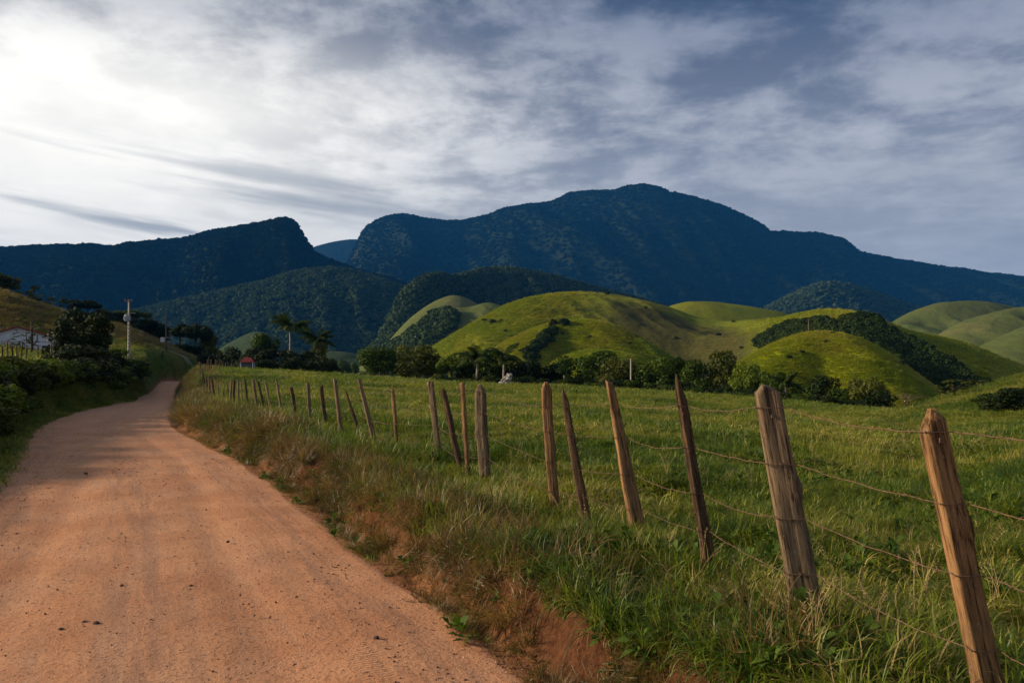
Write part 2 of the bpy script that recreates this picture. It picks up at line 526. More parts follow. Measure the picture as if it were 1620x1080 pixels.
def _smooth_path():
    ys = np.arange(-60, 420, 0.5)
    xs = np.interp(ys, RC[:, 0], RC[:, 1])
    k = 9
    ker = np.hanning(2 * k + 1); ker /= ker.sum()
    xp = np.concatenate([np.full(k, xs[0]), xs, np.full(k, xs[-1])])
    return ys, np.convolve(xp, ker, 'valid')


_RY, _RX = _smooth_path()
_RS = np.gradient(_RX, _RY)


def road_c(y): return np.interp(y, _RY, _RX)
def road_s(x, y):
    return (x - road_c(y)) / np.sqrt(1 + np.interp(y, _RY, _RS) ** 2)


def road_z(y):
    return np.interp(y, [-60, 38, 55, 75, 95, 110, 124, 136, 150, 180, 420], [0, 0, -0.25, -0.9, -1.3, -1.0, -0.15, 0.40, 0.1, -3, -9])


def U(px): return (np.asarray(px, float) - CX) / F


# field crest: distance and image height per direction
E_PX = np.array([-900, 300, 350, 450, 600, 700, 800, 900, 1000, 1100, 1200, 1300, 1400, 1440, 1480, 1560, 1620, 1750, 2600])
E_D = np.array([110, 118, 120, 115, 105, 100, 95, 90, 85, 80, 75, 70, 70, 78, 85, 90, 92, 95, 90], float)
E_Y = np.array([560, 580, 583, 588, 599, 606, 611, 613, 620, 628, 634, 645, 655, 650, 635, 611, 594, 566, 560], float)
E_Z = CAMZ - (E_Y - HOR) / F * E_D
# distance of the fence per direction
FN_PX = np.array([-900, 318, 330, 346, 361, 385, 408, 449, 492, 541, 592, 632, 695, 768, 880, 1008, 1120, 1275, 1572, 2600])
FN_D = np.array([110, 86, 48, 38, 34, 30.5, 27, 25, 20, 16.8, 14, 13.8, 12.6, 10.2, 8.2, 7.0, 5.6, 4.3, 3.2, 1.5])
# left hill skyline at D = 200
H_PX = np.array([-1500, -300, 0, 60, 130, 200, 250, 300, 320, 345, 400, 3000])
H_Y = np.array([400, 440, 466, 488, 506, 522, 545, 567, 588, 612, 640, 640])
H_Z = CAMZ - (H_Y - HOR) / F * 200


def height(x, y):
    y_ = np.maximum(y, 0.8)
    u = x / y_
    D = y
    s0 = road_s(x, y)
    near = 1 - sstep(60, 140, D)
    s = s0 + (fbm(x * 0.55, y * 0.55, 3) * 0.30 + fbm(x * 2.1, y * 2.1, 2) * 0.10) * sstep(1.6, 2.6, np.abs(s0))
    # right side: field
    upx = np.interp(u, U(E_PX), E_PX)
    De = np.interp(upx, E_PX, E_D); ze = np.interp(upx, E_PX, E_Z); D0 = np.interp(u, U(FN_PX), FN_D)
    t = np.clip((D - D0) / np.maximum(De - D0, 5), 0, 1)
    z0 = 0.38
    zf = z0 + (ze - z0) * t - np.interp(upx, [1380, 1480, 1620, 1900], [0, 0.9, 2.3, 2.6]) * np.sin(math.pi * t ** 1.25) ** 1.5
    over = np.maximum(D - De, 0)
    zf = zf - np.minimum(0.004 * over ** 2, 0.16 * over)
    zf = np.maximum(zf, -9 + 0 * over)
    zf = zf + fbm(x * 0.22, y * 0.22, 3) * 0.16 * sstep(0.5, 6, D - D0) + fbm(x * 1.1, y * 1.1, 2) * 0.09
    # left side: bank, terrace and hill
    bank = np.interp(D, [-30, 0, 15, 25, 45, 80, 130], [0, 0.7, 0.95, 1.4, 1.85, 2.6, 3.2]) * sstep(2.6, 4.5, -s)
    zt = 0.15 * sstep(2.2, 3.0, -s) + bank + np.clip(-s - 6, 0, 60) * 0.15 * sstep(25, 85, D)
    zt = zt + road_z(D) * (1 - sstep(4, 9, -s))
    hz = np.interp(u, U(H_PX), H_Z)
    w_ = sstep(100, 200, D)
    zl = zt * (1 - w_) + hz * w_ - np.clip(D - 205, 0, 300) * 0.10
    zl = np.maximum(zl, -9)
    zl = zl + fbm(x * 0.13, y * 0.13, 4) * (0.5 * w_ + 0.12) * sstep(2.5, 6, -s)
    # put together round the road
    zr = road_z(D)
    bh = np.clip(zf - zr, 0.2, 4)
    wb = 0.14 + bh * 0.6
    kr = sstep(0, 1, (s - 2.2) / wb)
    kr = kr ** 0.8
    verge = -0.02 * sstep(1.9, 2.3, s)
    z = np.where(s0 > 0, zr * (1 - kr) + zf * kr + verge * (1 - kr), np.where(-s > 2.2, zl, 0) + np.where(-s > 2.2, 0, zr + 0.15 * 0))
    zleft = zr * (1 - sstep(2.1, 3.2, -s)) + zl * sstep(2.1, 3.2, -s)
    z = np.where(s0 > 0, z, zleft)
    far = sstep(150, 185, D)
    zfar = np.maximum(zl, np.where(u > U(330), zf, -9))
    z = z * (1 - far) + zfar * far
    # rough soil on banks and verge
    rough = sstep(1.95, 2.6, np.abs(s0)) * near
    z = z + rough * (fbm(x * 4.5, y * 4.5, 3) * 0.05 + fbm(x * 13, y * 13, 2) * 0.02)
    # bed below the road sheet
    z = z - 0.07 * (1 - sstep(1.75, 2.0, np.abs(s0)))
    return z


def h1(x, y):
    return float(height(np.array([float(x)]), np.array([float(y)]))[0])


def P(px, D, py=None):
    """point at distance D in direction px; z from the terrain unless an image height is given"""
    x = (px - CX) / F * D
    return Vector((x, D, h1(x, D) if py is None else CAMZ + (HOR - py) / F * D))


def build_ground():
    th = np.radians(np.concatenate([np.arange(-100, -38, 1.2), np.arange(-38, 38, 0.15), np.arange(38, 101, 1.2)]))
    r = np.exp(np.linspace(math.log(0.6), math.log(430), 560))
    R, T = np.meshgrid(r, th, indexing='ij')
    x = R * np.sin(T); y = R * np.cos(T) - 0.3
    z = height(x, y)
    s = road_s(x, y)
    nz = fbm(x * 0.9, y * 0.9, 3)
    nz2 = fbm(x * 0.35, y * 0.35, 2)
    dirt = np.clip(1 - sstep(2.35, 2.75, np.where(s > 0, s + nz * 0.25, -s + 0.35)), 0, 1)
    dirt = np.maximum(dirt, (1 - sstep(2.5, 3.25, s + nz2 * 0.35)) * (s > 0) * (1 - sstep(18, 40, y)) * 0.8)
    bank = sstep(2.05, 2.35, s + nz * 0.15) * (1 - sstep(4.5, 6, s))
    dry = sstep(1.9, 2.3, s) * (1 - sstep(3.2, 4.6, s)) * 0.9
    dry = np.maximum(dry, sstep(-2.6, -2.2, s) * (s < 0) * 0.5)
    dry = np.maximum(dry, (s < -8) * sstep(70, 130, y) * np.clip(0.45 + fbm(x * 0.07, y * 0.07, 3) * 0.8, 0, 0.9))
    nr, nc = R.shape
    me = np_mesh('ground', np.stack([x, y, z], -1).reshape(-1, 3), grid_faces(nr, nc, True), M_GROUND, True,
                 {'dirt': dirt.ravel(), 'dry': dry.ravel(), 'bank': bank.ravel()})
    o = tag(obj('ground', me), kind='structure')
    # the road itself, crowned and rutted
    yy = np.concatenate([np.arange(-14, 2, 0.4), np.exp(np.linspace(math.log(2), math.log(172), 520))])
    ss = np.linspace(-2.35, 2.35, 95)
    YY, SS = np.meshgrid(yy, ss, indexing='ij')
    c = road_c(YY); sl = np.interp(YY, _RY, _RS)
    nl = np.sqrt(1 + sl ** 2)
    edge = fbm(YY * 0.6, SS * 0 + 3.0, 3) * 0.12
    lat = SS * (1 + edge * 0.5)
    xx = c + lat / nl; y2 = YY - lat * sl / nl
    rut = -0.022 * np.exp(-((np.abs(SS + 0.1 * np.sin(YY * 0.3)) - 0.85) / 0.22) ** 2)
    zz = road_z(y2) + 0.02 * (1 - (SS / 2.3) ** 2) + rut + fbm(xx * 1.3, y2 * 0.5, 3) * 0.009 + fbm(xx * 9, y2 * 9, 2) * 0.004
    zz = zz - 0.14 * sstep(1.95, 2.35, np.abs(SS))
    along = np.concatenate([[0], np.cumsum(np.hypot(np.diff(yy), np.diff(road_c(yy))))])
    me = np_mesh('dirt_road', np.stack([xx, y2, zz], -1).reshape(-1, 3), grid_faces(len(yy), len(ss), True), M_ROAD, True,
                 {'lateral': SS.ravel(), 'along': np.repeat(along, len(ss))})
    tag(obj('dirt_road', me), kind='structure')
    # wide valley floor out to the horizon
    v = np.array([(-16000, -4000, -10.5), (16000, -4000, -10.5), (16000, 16000, -10.5), (-16000, 16000, -10.5)])
    me = np_mesh('valley_floor', v, np.array([[0, 1, 2, 3]]), M_HILL3)
    tag(obj('valley_floor', me), kind='structure')


build_ground()


# ------------------------------------------------------------------ hills and mountains
def make_hill(name, prof, D, front, back, mat, nu=300, nt=120, power=0.0, gully=0.0, gscale=60.0, bumpy=0.0, bscale=20.0,
              zb=-11.0, dvar=None, trees=0.0, tscale=10.0, seed=0.0, smooth=22.0, drop=0.0, shade_scrub=None):
    """a hill from its ridge line (picture column, picture height) at real distance D, with a front and a back slope"""
    prof = np.array(prof, float)
    lo, hi = prof[0, 0], prof[-1, 0]

    def ridge(px):
        y = np.interp(px, prof[:, 0], prof[:, 1])
        return y

    gx_ = np.linspace(lo, hi, 1200)
    k_ = max(2, int(smooth / (hi - lo) * 1200))
    ker = np.hanning(2 * k_ + 3)[1:-1]; ker /= ker.sum()
    gy0 = ridge(gx_)
    gy_ = np.convolve(np.concatenate([2 * gy0[0] - gy0[1:k_ + 1][::-1], gy0, 2 * gy0[-1] - gy0[-k_ - 1:-1][::-1]]), ker, 'valid')
    dx_ = [a for a, b in dvar] if dvar else [0, 1]; dy_ = [b for a, b in dvar] if dvar else [0, 0]
    kd = int(0.09 * 1200)
    kerd = np.hanning(2 * kd + 1); kerd /= kerd.sum()
    gd_ = np.convolve(np.pad(np.interp(gx_, dx_, dy_), kd, mode='edge'), kerd, 'valid')

    def ridge_s(px):
        return np.interp(px, gx_, gy_)

    def surf(px, t):
        Dr = D + np.interp(px, gx_, gd_)
        yy = ridge_s(px)
        H = CAMZ + (HOR - yy) / F * Dr - drop
        tt = np.clip(np.where(t < 0, 1 + t, 1 - t), 0, 1)
        shp = (0.5 - 0.5 * np.cos(math.pi * tt)) * (1 - power) + np.sin(math.pi / 2 * tt) * power
        y = Dr + np.where(t < 0, t * front, t * back)
        x = (px - CX) / F * y
        z = zb + (H - zb) * shp
        away = sstep(0.0, 0.35, np.abs(t)) * sstep(0, 0.2, tt)
        if gully:
            gx = (x + 0.35 * y) / gscale + seed; gy = y / (gscale * 2.2) + seed * 0.7
            z = z + gully * (np.minimum(ridged(gx, gy, 4), 0.9) - 0.9) * 2 * away
        if bumpy:
            z = z + bumpy * fbm(x / bscale + seed, y / bscale, 4) * (0.25 + 0.75 * away) * sstep(0, 0.15, tt)
        return x, y, z

    px = np.linspace(lo, hi, nu); t = np.concatenate([np.linspace(-1, 0, nt), np.linspace(0, 1, max(12, nt // 4))[1:]])
    T, PX = np.meshgrid(t, px, indexing='ij')
    x, y, z = surf(PX, T)
    me = np_mesh(name, np.stack([x, y, z], -1).reshape(-1, 3), grid_faces(len(t), len(px), True), mat, True,
                 {'shade_scrub': np.clip(shade_scrub(PX, T) + 0.5 * fbm(x / 25, y / 25, 3) * (shade_scrub(PX, T) > .02), 0, 1).ravel()} if shade_scrub else None)
    o = tag(obj(name, me), kind='structure')
    return surf, o


# far massif
make_hill('mountain', [(430, 440), (470, 400), (495, 391), (515, 385), (540, 380), (562, 378), (590, 382), (640, 400), (700, 430)], 6800, 900, 600, M_MOUNT, 120, 40,
          gully=60, gscale=300)
MASSIF = [(470, 500), (515, 450), (540, 425), (553, 405), (562, 388), (570, 368), (580, 355), (592, 347), (608, 340), (625, 337), (650, 338), (680, 345), (708, 347), (735, 348),
          (770, 341), (800, 329), (830, 322), (870, 318), (900, 304), (930, 300), (968, 300), (990, 294), (1018, 291), (1042, 295), (1060, 303),
          (1100, 310), (1140, 323), (1180, 341), (1208, 356), (1216, 366), (1250, 366), (1300, 368), (1335, 375), (1350, 387), (1360, 396),
          (1400, 403), (1450, 411), (1500, 421), (1525, 423), (1570, 430), (1620, 434), (1700, 446), (1900, 470), (2300, 500)]
s_massif, _ = make_hill('mountain', MASSIF, 5000, 2400, 900, M_MOUNT, 700, 220, smooth=7, drop=30, gully=90, gscale=420, bumpy=16, bscale=110, seed=3.3,
                        power=0.15)
LEFTM = [(-900, 300), (-500, 350), (-200, 380), (0, 389), (50, 385), (110, 384), (180, 387), (230, 379), (290, 374), (330, 362), (370, 358), (410, 351), (435, 345),
         (452, 343), (466, 348), (476, 364), (486, 380), (497, 396), (520, 406), (560, 421), (600, 432), (640, 442), (700, 470), (780, 510), (860, 560)]
s_left, _ = make_hill('mountain', LEFTM, 2900, 1500, 700, M_MOUNT, 600, 200, smooth=7, drop=17, gully=85, gscale=260, bumpy=9, bscale=70, seed=1.7, power=0.1)
s_fh, _ = make_hill('hill', [(60, 560), (130, 520), (220, 487), (300, 468), (360, 455), (420, 441), (470, 427), (520, 421), (565, 427), (610, 440), (650, 456), (690, 478), (740, 515), (800, 560)],
          2050, 700, 300, M_FOREST, 360, 140, gully=40, gscale=150, bumpy=8, bscale=60, seed=9.3, drop=8, power=0.2)
s_ff, _ = make_hill('hill', [(1150, 520), (1200, 495), (1240, 475), (1275, 457), (1305, 448), (1345, 452), (1390, 467), (1430, 482), (1500, 500), (1600, 530)],
          2700, 600, 400, M_FOREST, 160, 60, gully=18, gscale=120, bumpy=5, bscale=50)
FOREC = [(560, 575), (590, 548), (608, 520), (625, 482), (640, 455), (655, 441), (675, 432), (695, 430), (715, 435), (735, 431), (760, 424), (785, 421), (805, 421), (835, 425), (870, 433),
         (920, 446), (970, 459), (1010, 470), (1060, 484), (1150, 510), (1250, 560)]
s_fc, _ = make_hill('hill', FOREC, 1500, 330, 300, M_FOREST, 420, 140, drop=8, gully=26, gscale=90, bumpy=5, bscale=40, seed=5.1, power=0.3,
                    dvar=[(560, -350), (640, -250), (715, -80), (760, 100), (1250, 200)])
# distant pastures
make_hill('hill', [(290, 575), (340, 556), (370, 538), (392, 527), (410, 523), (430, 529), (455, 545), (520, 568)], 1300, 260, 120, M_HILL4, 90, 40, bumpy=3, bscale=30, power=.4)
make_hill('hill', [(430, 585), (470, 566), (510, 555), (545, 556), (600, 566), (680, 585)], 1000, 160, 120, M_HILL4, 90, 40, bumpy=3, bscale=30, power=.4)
s_p1, _ = make_hill('hill', [(560, 600), (610, 545), (645, 505), (675, 483), (700, 471), (718, 466), (740, 472), (762, 484), (800, 510), (850, 560)], 1050, 180, 120, M_HILL3, 100, 50, bumpy=3, bscale=35, power=.4)
s_p2, _ = make_hill('hill', [(560, 585), (600, 560), (625, 547), (660, 522), (690, 498), (715, 487), (745, 487), (768, 478), (788, 481), (810, 492), (850, 520), (900, 570)], 860, 220, 120,
                    M_HILL3, 160, 80, bumpy=4, bscale=40, power=.5, gully=5, gscale=50)
make_hill('hill', [(1010, 510), (1060, 484), (1090, 477), (1125, 477), (1180, 484), (1240, 494), (1300, 520), (1360, 560)], 780, 160, 120, M_HILL2, 140, 60, bumpy=2, bscale=40, power=.4)
make_hill('hill', [(1360, 560), (1390, 525), (1412, 508), (1440, 492), (1480, 479), (1530, 475), (1570, 478), (1620, 488), (1720, 490), (1900, 520)], 1080, 230, 150, M_HILL3, 160, 70,
          bumpy=6, bscale=60, power=.4, gully=12, gscale=90)
make_hill('hill', [(1440, 570), (1480, 530), (1520, 508), (1560, 496), (1600, 487), (1640, 484), (1720, 478), (1900, 500)], 900, 190, 150, M_HILL3, 140, 70,
          bumpy=4, bscale=60, power=.4, gully=8, gscale=70)
make_hill('hill', [(1500, 590), (1540, 552), (1580, 532), (1620, 516), (1700, 500), (1850, 520)], 760, 160, 150, M_HILL3, 140, 70,
          bumpy=4, bscale=60, power=.4, gully=6, gscale=70)
# big pasture hill and its shoulder
BIG = [(630, 592), (655, 570), (680, 552), (700, 541), (750, 511), (800, 483), (830, 473), (880, 465), (925, 463), (975, 466), (1030, 478), (1065, 488), (1100, 502), (1150, 509),
       (1200, 507), (1240, 503), (1270, 497), (1300, 491), (1340, 492), (1380, 502), (1402, 512), (1440, 526), (1490, 535), (1543, 551), (1578, 565), (1620, 580), (1750, 620)]
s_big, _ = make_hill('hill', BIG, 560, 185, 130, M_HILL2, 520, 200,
                     shade_scrub=lambda px, t: sstep(900, 1010, px + t * -60) * (1 - sstep(1150, 1230, px)) * sstep(-0.12, -0.32, t) if False else (0.35 * sstep(790, 850, px) + 0.65 * sstep(900, 1010, px)) * (1 - sstep(1150, 1230, px)) * (1 - sstep(-0.34, -0.14, t)),  # lower right slope darkened: painted shade together with scrubby brown cover
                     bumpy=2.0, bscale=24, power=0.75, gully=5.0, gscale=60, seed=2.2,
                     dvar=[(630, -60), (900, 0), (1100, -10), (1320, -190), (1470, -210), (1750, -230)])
# nearer knoll, with a lower shoulder in front
KN = [(730, 600), (752, 575), (775, 556), (800, 541), (840, 521), (880, 508), (915, 505), (945, 507), (975, 515), (1005, 530), (1035, 546), (1060, 562), (1090, 590), (1120, 610)]
s_kn, _ = make_hill('hill', KN, 385, 80, 60, M_HILL, 380, 160, bumpy=1.2, bscale=16, power=0.7, gully=2.5, gscale=32, seed=8.8,
                    dvar=[(730, -30), (900, 0), (1120, -30)])
s_sh, _ = make_hill('hill', [(830, 605), (860, 585), (885, 566), (910, 557), (940, 553), (975, 555), (1010, 564), (1045, 580), (1080, 605)], 320, 60, 40, M_HILL, 260, 110, bumpy=0.8, bscale=12,
          power=0.7, gully=1.2, gscale=25, seed=4.4)
# right knoll and the flank behind it
KR = [(1120, 600), (1150, 583), (1180, 567), (1215, 547), (1250, 532), (1280, 525), (1310, 524), (1340, 529), (1375, 542), (1410, 562), (1450, 592), (1490, 622), (1530, 660)]
s_kr, _ = make_hill('hill', KR, 235, 62, 40, M_HILL, 420, 200, bumpy=0.7, bscale=9, power=0.7, gully=1.0, gscale=22, seed=6.1, zb=-9.5,
                    dvar=[(1120, -20), (1300, 0), (1530, -30)])


# ------------------------------------------------------------------ scattering
LIB = bpy.data.collections.new('library')


def blade_mesh(name, mat, nb, lmin, lmax, wid, spread, lean, seed, droop=0.6, seg=3, dryf=0.15):
    rng = np.random.RandomState(seed)
    V = []; Fq = []; tint = []
    n = 0
    for b in range(nb):
        a = rng.rand() * 2 * math.pi; r = spread * math.sqrt(rng.rand())
        bx, by = r * math.cos(a), r * math.sin(a)
        L = rng.uniform(lmin, lmax)
        ang = a + rng.normal(0, 1.0)
        le = abs(rng.normal(lean, lean * 0.6))
        dx, dy = math.cos(ang), math.sin(ang)
        wdir = np.array([-dy, dx, 0]); 
        tn = 0.85 + 0.15 * rng.rand() if rng.rand() < dryf else rng.rand() * 0.7
        p = np.array([bx, by, -0.03]); th = le * 0.5
        w0 = wid * rng.uniform(0.6, 1.3)
        for k in range(seg + 1):
            f = k / seg
            wk = w0 * (1 - f ** 1.8) * 0.5 + 0.0004
            V += [p - wdir * wk, p + wdir * wk]; tint += [tn, tn]
            th = th + (le + droop * f * rng.uniform(0.6, 1.4)) * (1.6 / seg)
            th = min(th, 2.6)
            p = p + L / seg * np.array([dx * math.sin(th), dy * math.sin(th), math.cos(th)])
        for k in range(seg):
            i = n + 2 * k
            Fq.append((i, i + 1, i + 3, i + 2))
        n += 2 * (seg + 1)
    me = np_mesh(name, np.array(V), np.array(Fq), mat, False, {'tint': tint})
    return me


def lib_col(name, meshes):
    c = bpy.data.collections.new(name)
    for i, me in enumerate(meshes):
        o = bpy.data.objects.new(f"{name}_{i:02d}", me)
        c.objects.link(o)
    return c


def scatter(name, pts, rot, scl, idx, col, label=None):
    """one object whose points carry instances of the meshes in a collection"""
    me = bpy.data.meshes.new(name)
    n = len(pts)
    me.vertices.add(n)
    me.vertices.foreach_set('co', np.asarray(pts, dtype=np.float32).ravel())
    a = me.attributes.new('rot', 'FLOAT_VECTOR', 'POINT'); a.data.foreach_set('vector', np.asarray(rot, dtype=np.float32).ravel())
    a = me.attributes.new('scl', 'FLOAT_VECTOR', 'POINT'); a.data.foreach_set('vector', np.asarray(scl, dtype=np.float32).ravel())
    a = me.attributes.new('pick', 'INT', 'POINT'); a.data.foreach_set('value', np.asarray(idx, dtype=np.int32))
    o = obj(name, me)
    ng = bpy.data.node_groups.new(name + '_nodes', 'GeometryNodeTree')
    ng.interface.new_socket('Geometry', in_out='INPUT', socket_type='NodeSocketGeometry')
    ng.interface.new_socket('Geometry', in_out='OUTPUT', socket_type='NodeSocketGeometry')
    gi = ng.nodes.new('NodeGroupInput'); go = ng.nodes.new('NodeGroupOutput')
    ci = ng.nodes.new('GeometryNodeCollectionInfo'); ci.inputs['Collection'].default_value = col
    ci.inputs['Separate Children'].default_value = True; ci.inputs['Reset Children'].default_value = True
    ip = ng.nodes.new('GeometryNodeInstanceOnPoints'); ip.inputs['Pick Instance'].default_value = True

    def na(nm, ty):
        q = ng.nodes.new('GeometryNodeInputNamedAttribute'); q.data_type = ty; q.inputs['Name'].default_value = nm
        return [s for s in q.outputs if s.enabled and s.name == 'Attribute'][0]
    e2r = ng.nodes.new('FunctionNodeEulerToRotation')
    L = ng.links.new
    L(gi.outputs[0], ip.inputs['Points']); L(ci.outputs[0], ip.inputs['Instance'])
    L(na('pick', 'INT'), ip.inputs['Instance Index'])
    L(na('rot', 'FLOAT_VECTOR'), e2r.inputs[0]); L(e2r.outputs[0], ip.inputs['Rotation'])
    L(na('scl', 'FLOAT_VECTOR'), ip.inputs['Scale'])
    L(ip.outputs[0], go.inputs[0])
    md = o.modifiers.new('scatter', 'NODES'); md.node_group = ng
    o['kind'] = 'stuff'
    if label: o['label'] = label
    return o


def blob_mesh(name, mat, seed, nleaf=260, flat=0.75, size=0.22):
    """canopy of one far tree: leaf clumps over a lumpy dome"""
    rng = np.random.RandomState(seed)
    lob = [(rng.normal(0, 0.33, 3) * (1, 1, 0.5), rng.uniform(0.4, 0.65)) for _ in range(6)] + [(np.zeros(3), 0.8)]
    V = []; Fq = []; tint = []; n = 0
    for i in range(nleaf):
        c, r = lob[rng.randint(len(lob))]
        dr = rng.normal(0, 1, 3); dr /= np.linalg.norm(dr)
        if dr[2] < -0.3: dr[2] *= -1
        p = (c + dr * r) * (1, 1, flat)
        nn = dr + rng.normal(0, 0.45, 3); nn /= np.linalg.norm(nn)
        a = np.cross(nn, (0.1, 0.2, 1)); a /= np.linalg.norm(a); b = np.cross(nn, a)
        s = size * rng.uniform(0.6, 1.4)
        V += [p - a * s, p - b * s * 0.8, p + a * s, p + b * s * 0.8]
        Fq.append((n, n + 1, n + 2, n + 3)); n += 4
        tint += [np.clip(0.45 + 0.35 * (p[2]) + rng.normal(0, 0.2), 0, 1)] * 4 if False else [rng.rand()] * 4
    return np_mesh(name, np.array(V), np.array(Fq), mat, False, {'tint': tint})


def forest(name, surf, n, pxr, tr, size, col, nv, seed, mask=None, label=None, sink=0.1):
    rng = np.random.RandomState(seed)
    px = rng.uniform(pxr[0], pxr[1], n); t = rng.uniform(tr[0], tr[1], n)
    x, y, z = surf(px, t)
    if mask is not None:
        k = mask(px, t, HOR - (z - CAMZ) / y * F); px = px[k]; x = x[k]; y = y[k]; z = z[k]
    m = len(px)
    sc = size * rng.uniform(0.65, 1.35, m)
    rot = np.stack([np.zeros(m), np.zeros(m), rng.rand(m) * 6.28], -1)
    scl = np.stack([sc, sc, sc * rng.uniform(0.8, 1.5, m)], -1)
    return scatter(name, np.stack([x, y, z + sc * sink], -1), rot, scl, rng.randint(0, nv, m), col, label)


C_BLOB = lib_col('canopy', [blob_mesh('canopy_%d' % i, M_CANOPY, 40 + i) for i in range(5)])
M_CANOPY_D = mat_leaf('grove_canopy', (0.010, 0.022, 0.005), (0.040, 0.062, 0.012), 0.8, 0.15, 0.1)
C_BLOBD = lib_col('grove', [blob_mesh('grove_%d' % i, M_CANOPY_D, 60 + i, 420, 0.85, 0.16) for i in range(5)])

C_FARB = lib_col('far_canopy', [blob_mesh('far_canopy_%d' % i, M_FARC, 80 + i, 220) for i in range(4)])
forest('forest', s_left, 30000, (-60, 830), (-0.98, 0.04), 6.5, C_FARB, 4, 1, label='dark forest covering the left mountain')
forest('forest', s_left, 500, (-30, 640), (-0.012, 0.0), 8, C_FARB, 4, 12, label='line of trees along the left mountain ridge', sink=0.5)
forest('forest', s_massif, 26000, (480, 1640), (-0.85, 0.02), 9, C_FARB, 4, 2, label='dark forest covering the massif')
forest('forest', s_fc, 13000, (565, 1250), (-0.95, 0.03), 6.0, C_BLOB, 5, 3, label='forest on the rounded hills below the massif', sink=0.3)
forest('forest', s_p2, 1500, (590, 720), (-0.8, 0.02), 5.0, C_BLOB, 5, 4,
       mask=lambda px, t, py: (np.interp(px, [590, 640, 690, 722], [0, 0.0, -0.05, -0.25]) > t) & (np.interp(px, [590, 640, 690, 722], [-1, -.75, -.55, -.35]) < t),
       label='wooded gully beside the distant pasture', sink=0.3)
forest('forest', s_fh, 17000, (70, 780), (-0.97, 0.03), 6.5, C_BLOB, 5, 15, label='forest on the foothills below the left peak', sink=0.2)
forest('forest', s_ff, 5000, (1160, 1590), (-0.95, 0.03), 8.0, C_BLOB, 5, 14, label='forest on the low hill below the right end of the massif', sink=0.3)
# belts of trees on the green hills
forest('grove', s_big, 7000, (1200, 1322), (-0.6, 0.0), 2.1, C_BLOBD, 5, 5, sink=0.3,
       mask=lambda px, t, py: (py > np.interp(px, [1200, 1230, 1260, 1300, 1326], [540, 523, 514, 511, 520])) & (py < np.interp(px, [1180, 1215, 1250, 1280, 1310, 1340], [575, 555, 541, 534, 533, 538])),
       label='belt of trees behind the round knoll')
forest('grove', s_big, 20000, (1335, 1560), (-0.95, 0.0), 2.1, C_BLOBD, 5, 6, sink=0.3,
       mask=lambda px, t, py: (py > np.interp(px, [1335, 1377, 1402, 1437, 1472, 1507, 1545], [508, 505, 526, 542, 561, 584, 612])) & (py < np.interp(px, [1340, 1375, 1410, 1450, 1490, 1530], [537, 550, 570, 600, 628, 640])),
       label='diagonal belt of trees down the right flank')
forest('thicket', s_kn, 300, (832, 898), (-0.6, -0.05), 2.0, C_BLOBD, 5, 7, sink=0.3,
       mask=lambda px, t, py: np.abs(t - np.interp(px, [832, 898], [-0.52, -0.16])) < np.interp(px, [832, 850, 880, 898], [.07, .10, .07, .02]),
       label='dark thicket in the fold of the nearer knoll')

for nm_, sf_, n_, rr_, sz_, sd_ in (('big hill', s_big, 18, (700, 1180), 1.6, 31), ('nearer knoll', s_kn, 7, (800, 1040), 1.0, 32), ('round knoll', s_kr, 6, (1200, 1460), .8, 33)):
    forest('shrubs', sf_, n_, rr_, (-0.7, -0.1), sz_, C_BLOBD, 5, sd_, label='small scattered shrubs on the ' + nm_, sink=0.2)
# ---- grass
C_FIELD = lib_col('turf', [blade_mesh('turf_%d' % i, M_FIELD, 64, 0.06, 0.19, 0.0085, 0.18, 0.8, 100 + i, 1.1, 3, 0.20) for i in range(5)])
C_TURFB = lib_col('turf_wide', [blade_mesh('turf_wide_%d' % i, M_FIELD, 90, 0.07, 0.22, 0.018, 0.55, 0.7, 120 + i, 1.0, 2, 0.20) for i in range(5)])
C_LONG = lib_col('long', [blade_mesh('long_%d' % i, M_LONG, 34, 0.20, 0.58, 0.0145, 0.15, 0.55, 140 + i, 1.1, 6, 0.16) for i in range(6)])
C_DRY = lib_col('dry', [blade_mesh('dry_%d' % i, M_DRY, 70, 0.12, 0.42, 0.007, 0.14, 0.55, 160 + i, 0.9, 4, 0.3) for i in range(5)])


def wedge(n, r0, r1, pxa, pxb, rng, power=1.0):
    """random points between two distances and two directions; power 2 = even per area, 1 = denser near"""
    q = rng.rand(n)
    D = (r0 ** power + q * (r1 ** power - r0 ** power)) ** (1 / power) if power else r0 * (r1 / r0) ** q
    px = rng.uniform(pxa, pxb, n)
    return (px - CX) / F * D, D


def put(name, x, y, col, nv, smin, smax, rng, keep, label, tilt=0.25, zs=(0.7, 1.3), sink=0.0):
    s = road_s(x, y)
    k = keep(x, y, s)
    x, y, s = x[k], y[k], s[k]
    z = height(x, y) - sink
    m = len(x)
    sc = rng.uniform(smin, smax, m)
    if callable(zs):
        zz = sc * zs(x, y, s)
    else:
        zz = sc * rng.uniform(zs[0], zs[1], m)
    rot = np.stack([rng.normal(0, tilt, m), rng.normal(0, tilt, m), rng.rand(m) * 6.28], -1)
    return scatter(name, np.stack([x, y, z], -1), rot, np.stack([sc, sc, zz], -1), rng.randint(0, nv, m), col, label)


rg = np.random.RandomState(11)


def field_keep(x, y, s):
    n = fbm(x * 0.7, y * 0.7, 2)
    return (s > 3.1 + 0.25 * n) & (rg.rand(len(x)) < np.clip(1.0 + n * 0.8, 0.35, 1))


def tuss(x, y, s):   # low turf with taller tussocks here and there
    n = fbm(x * 0.45 + 5, y * 0.45, 3)
    return 0.5 + 0.4 * rg.rand(len(x)) + 1.2 * sstep(0.18, 0.5, n)


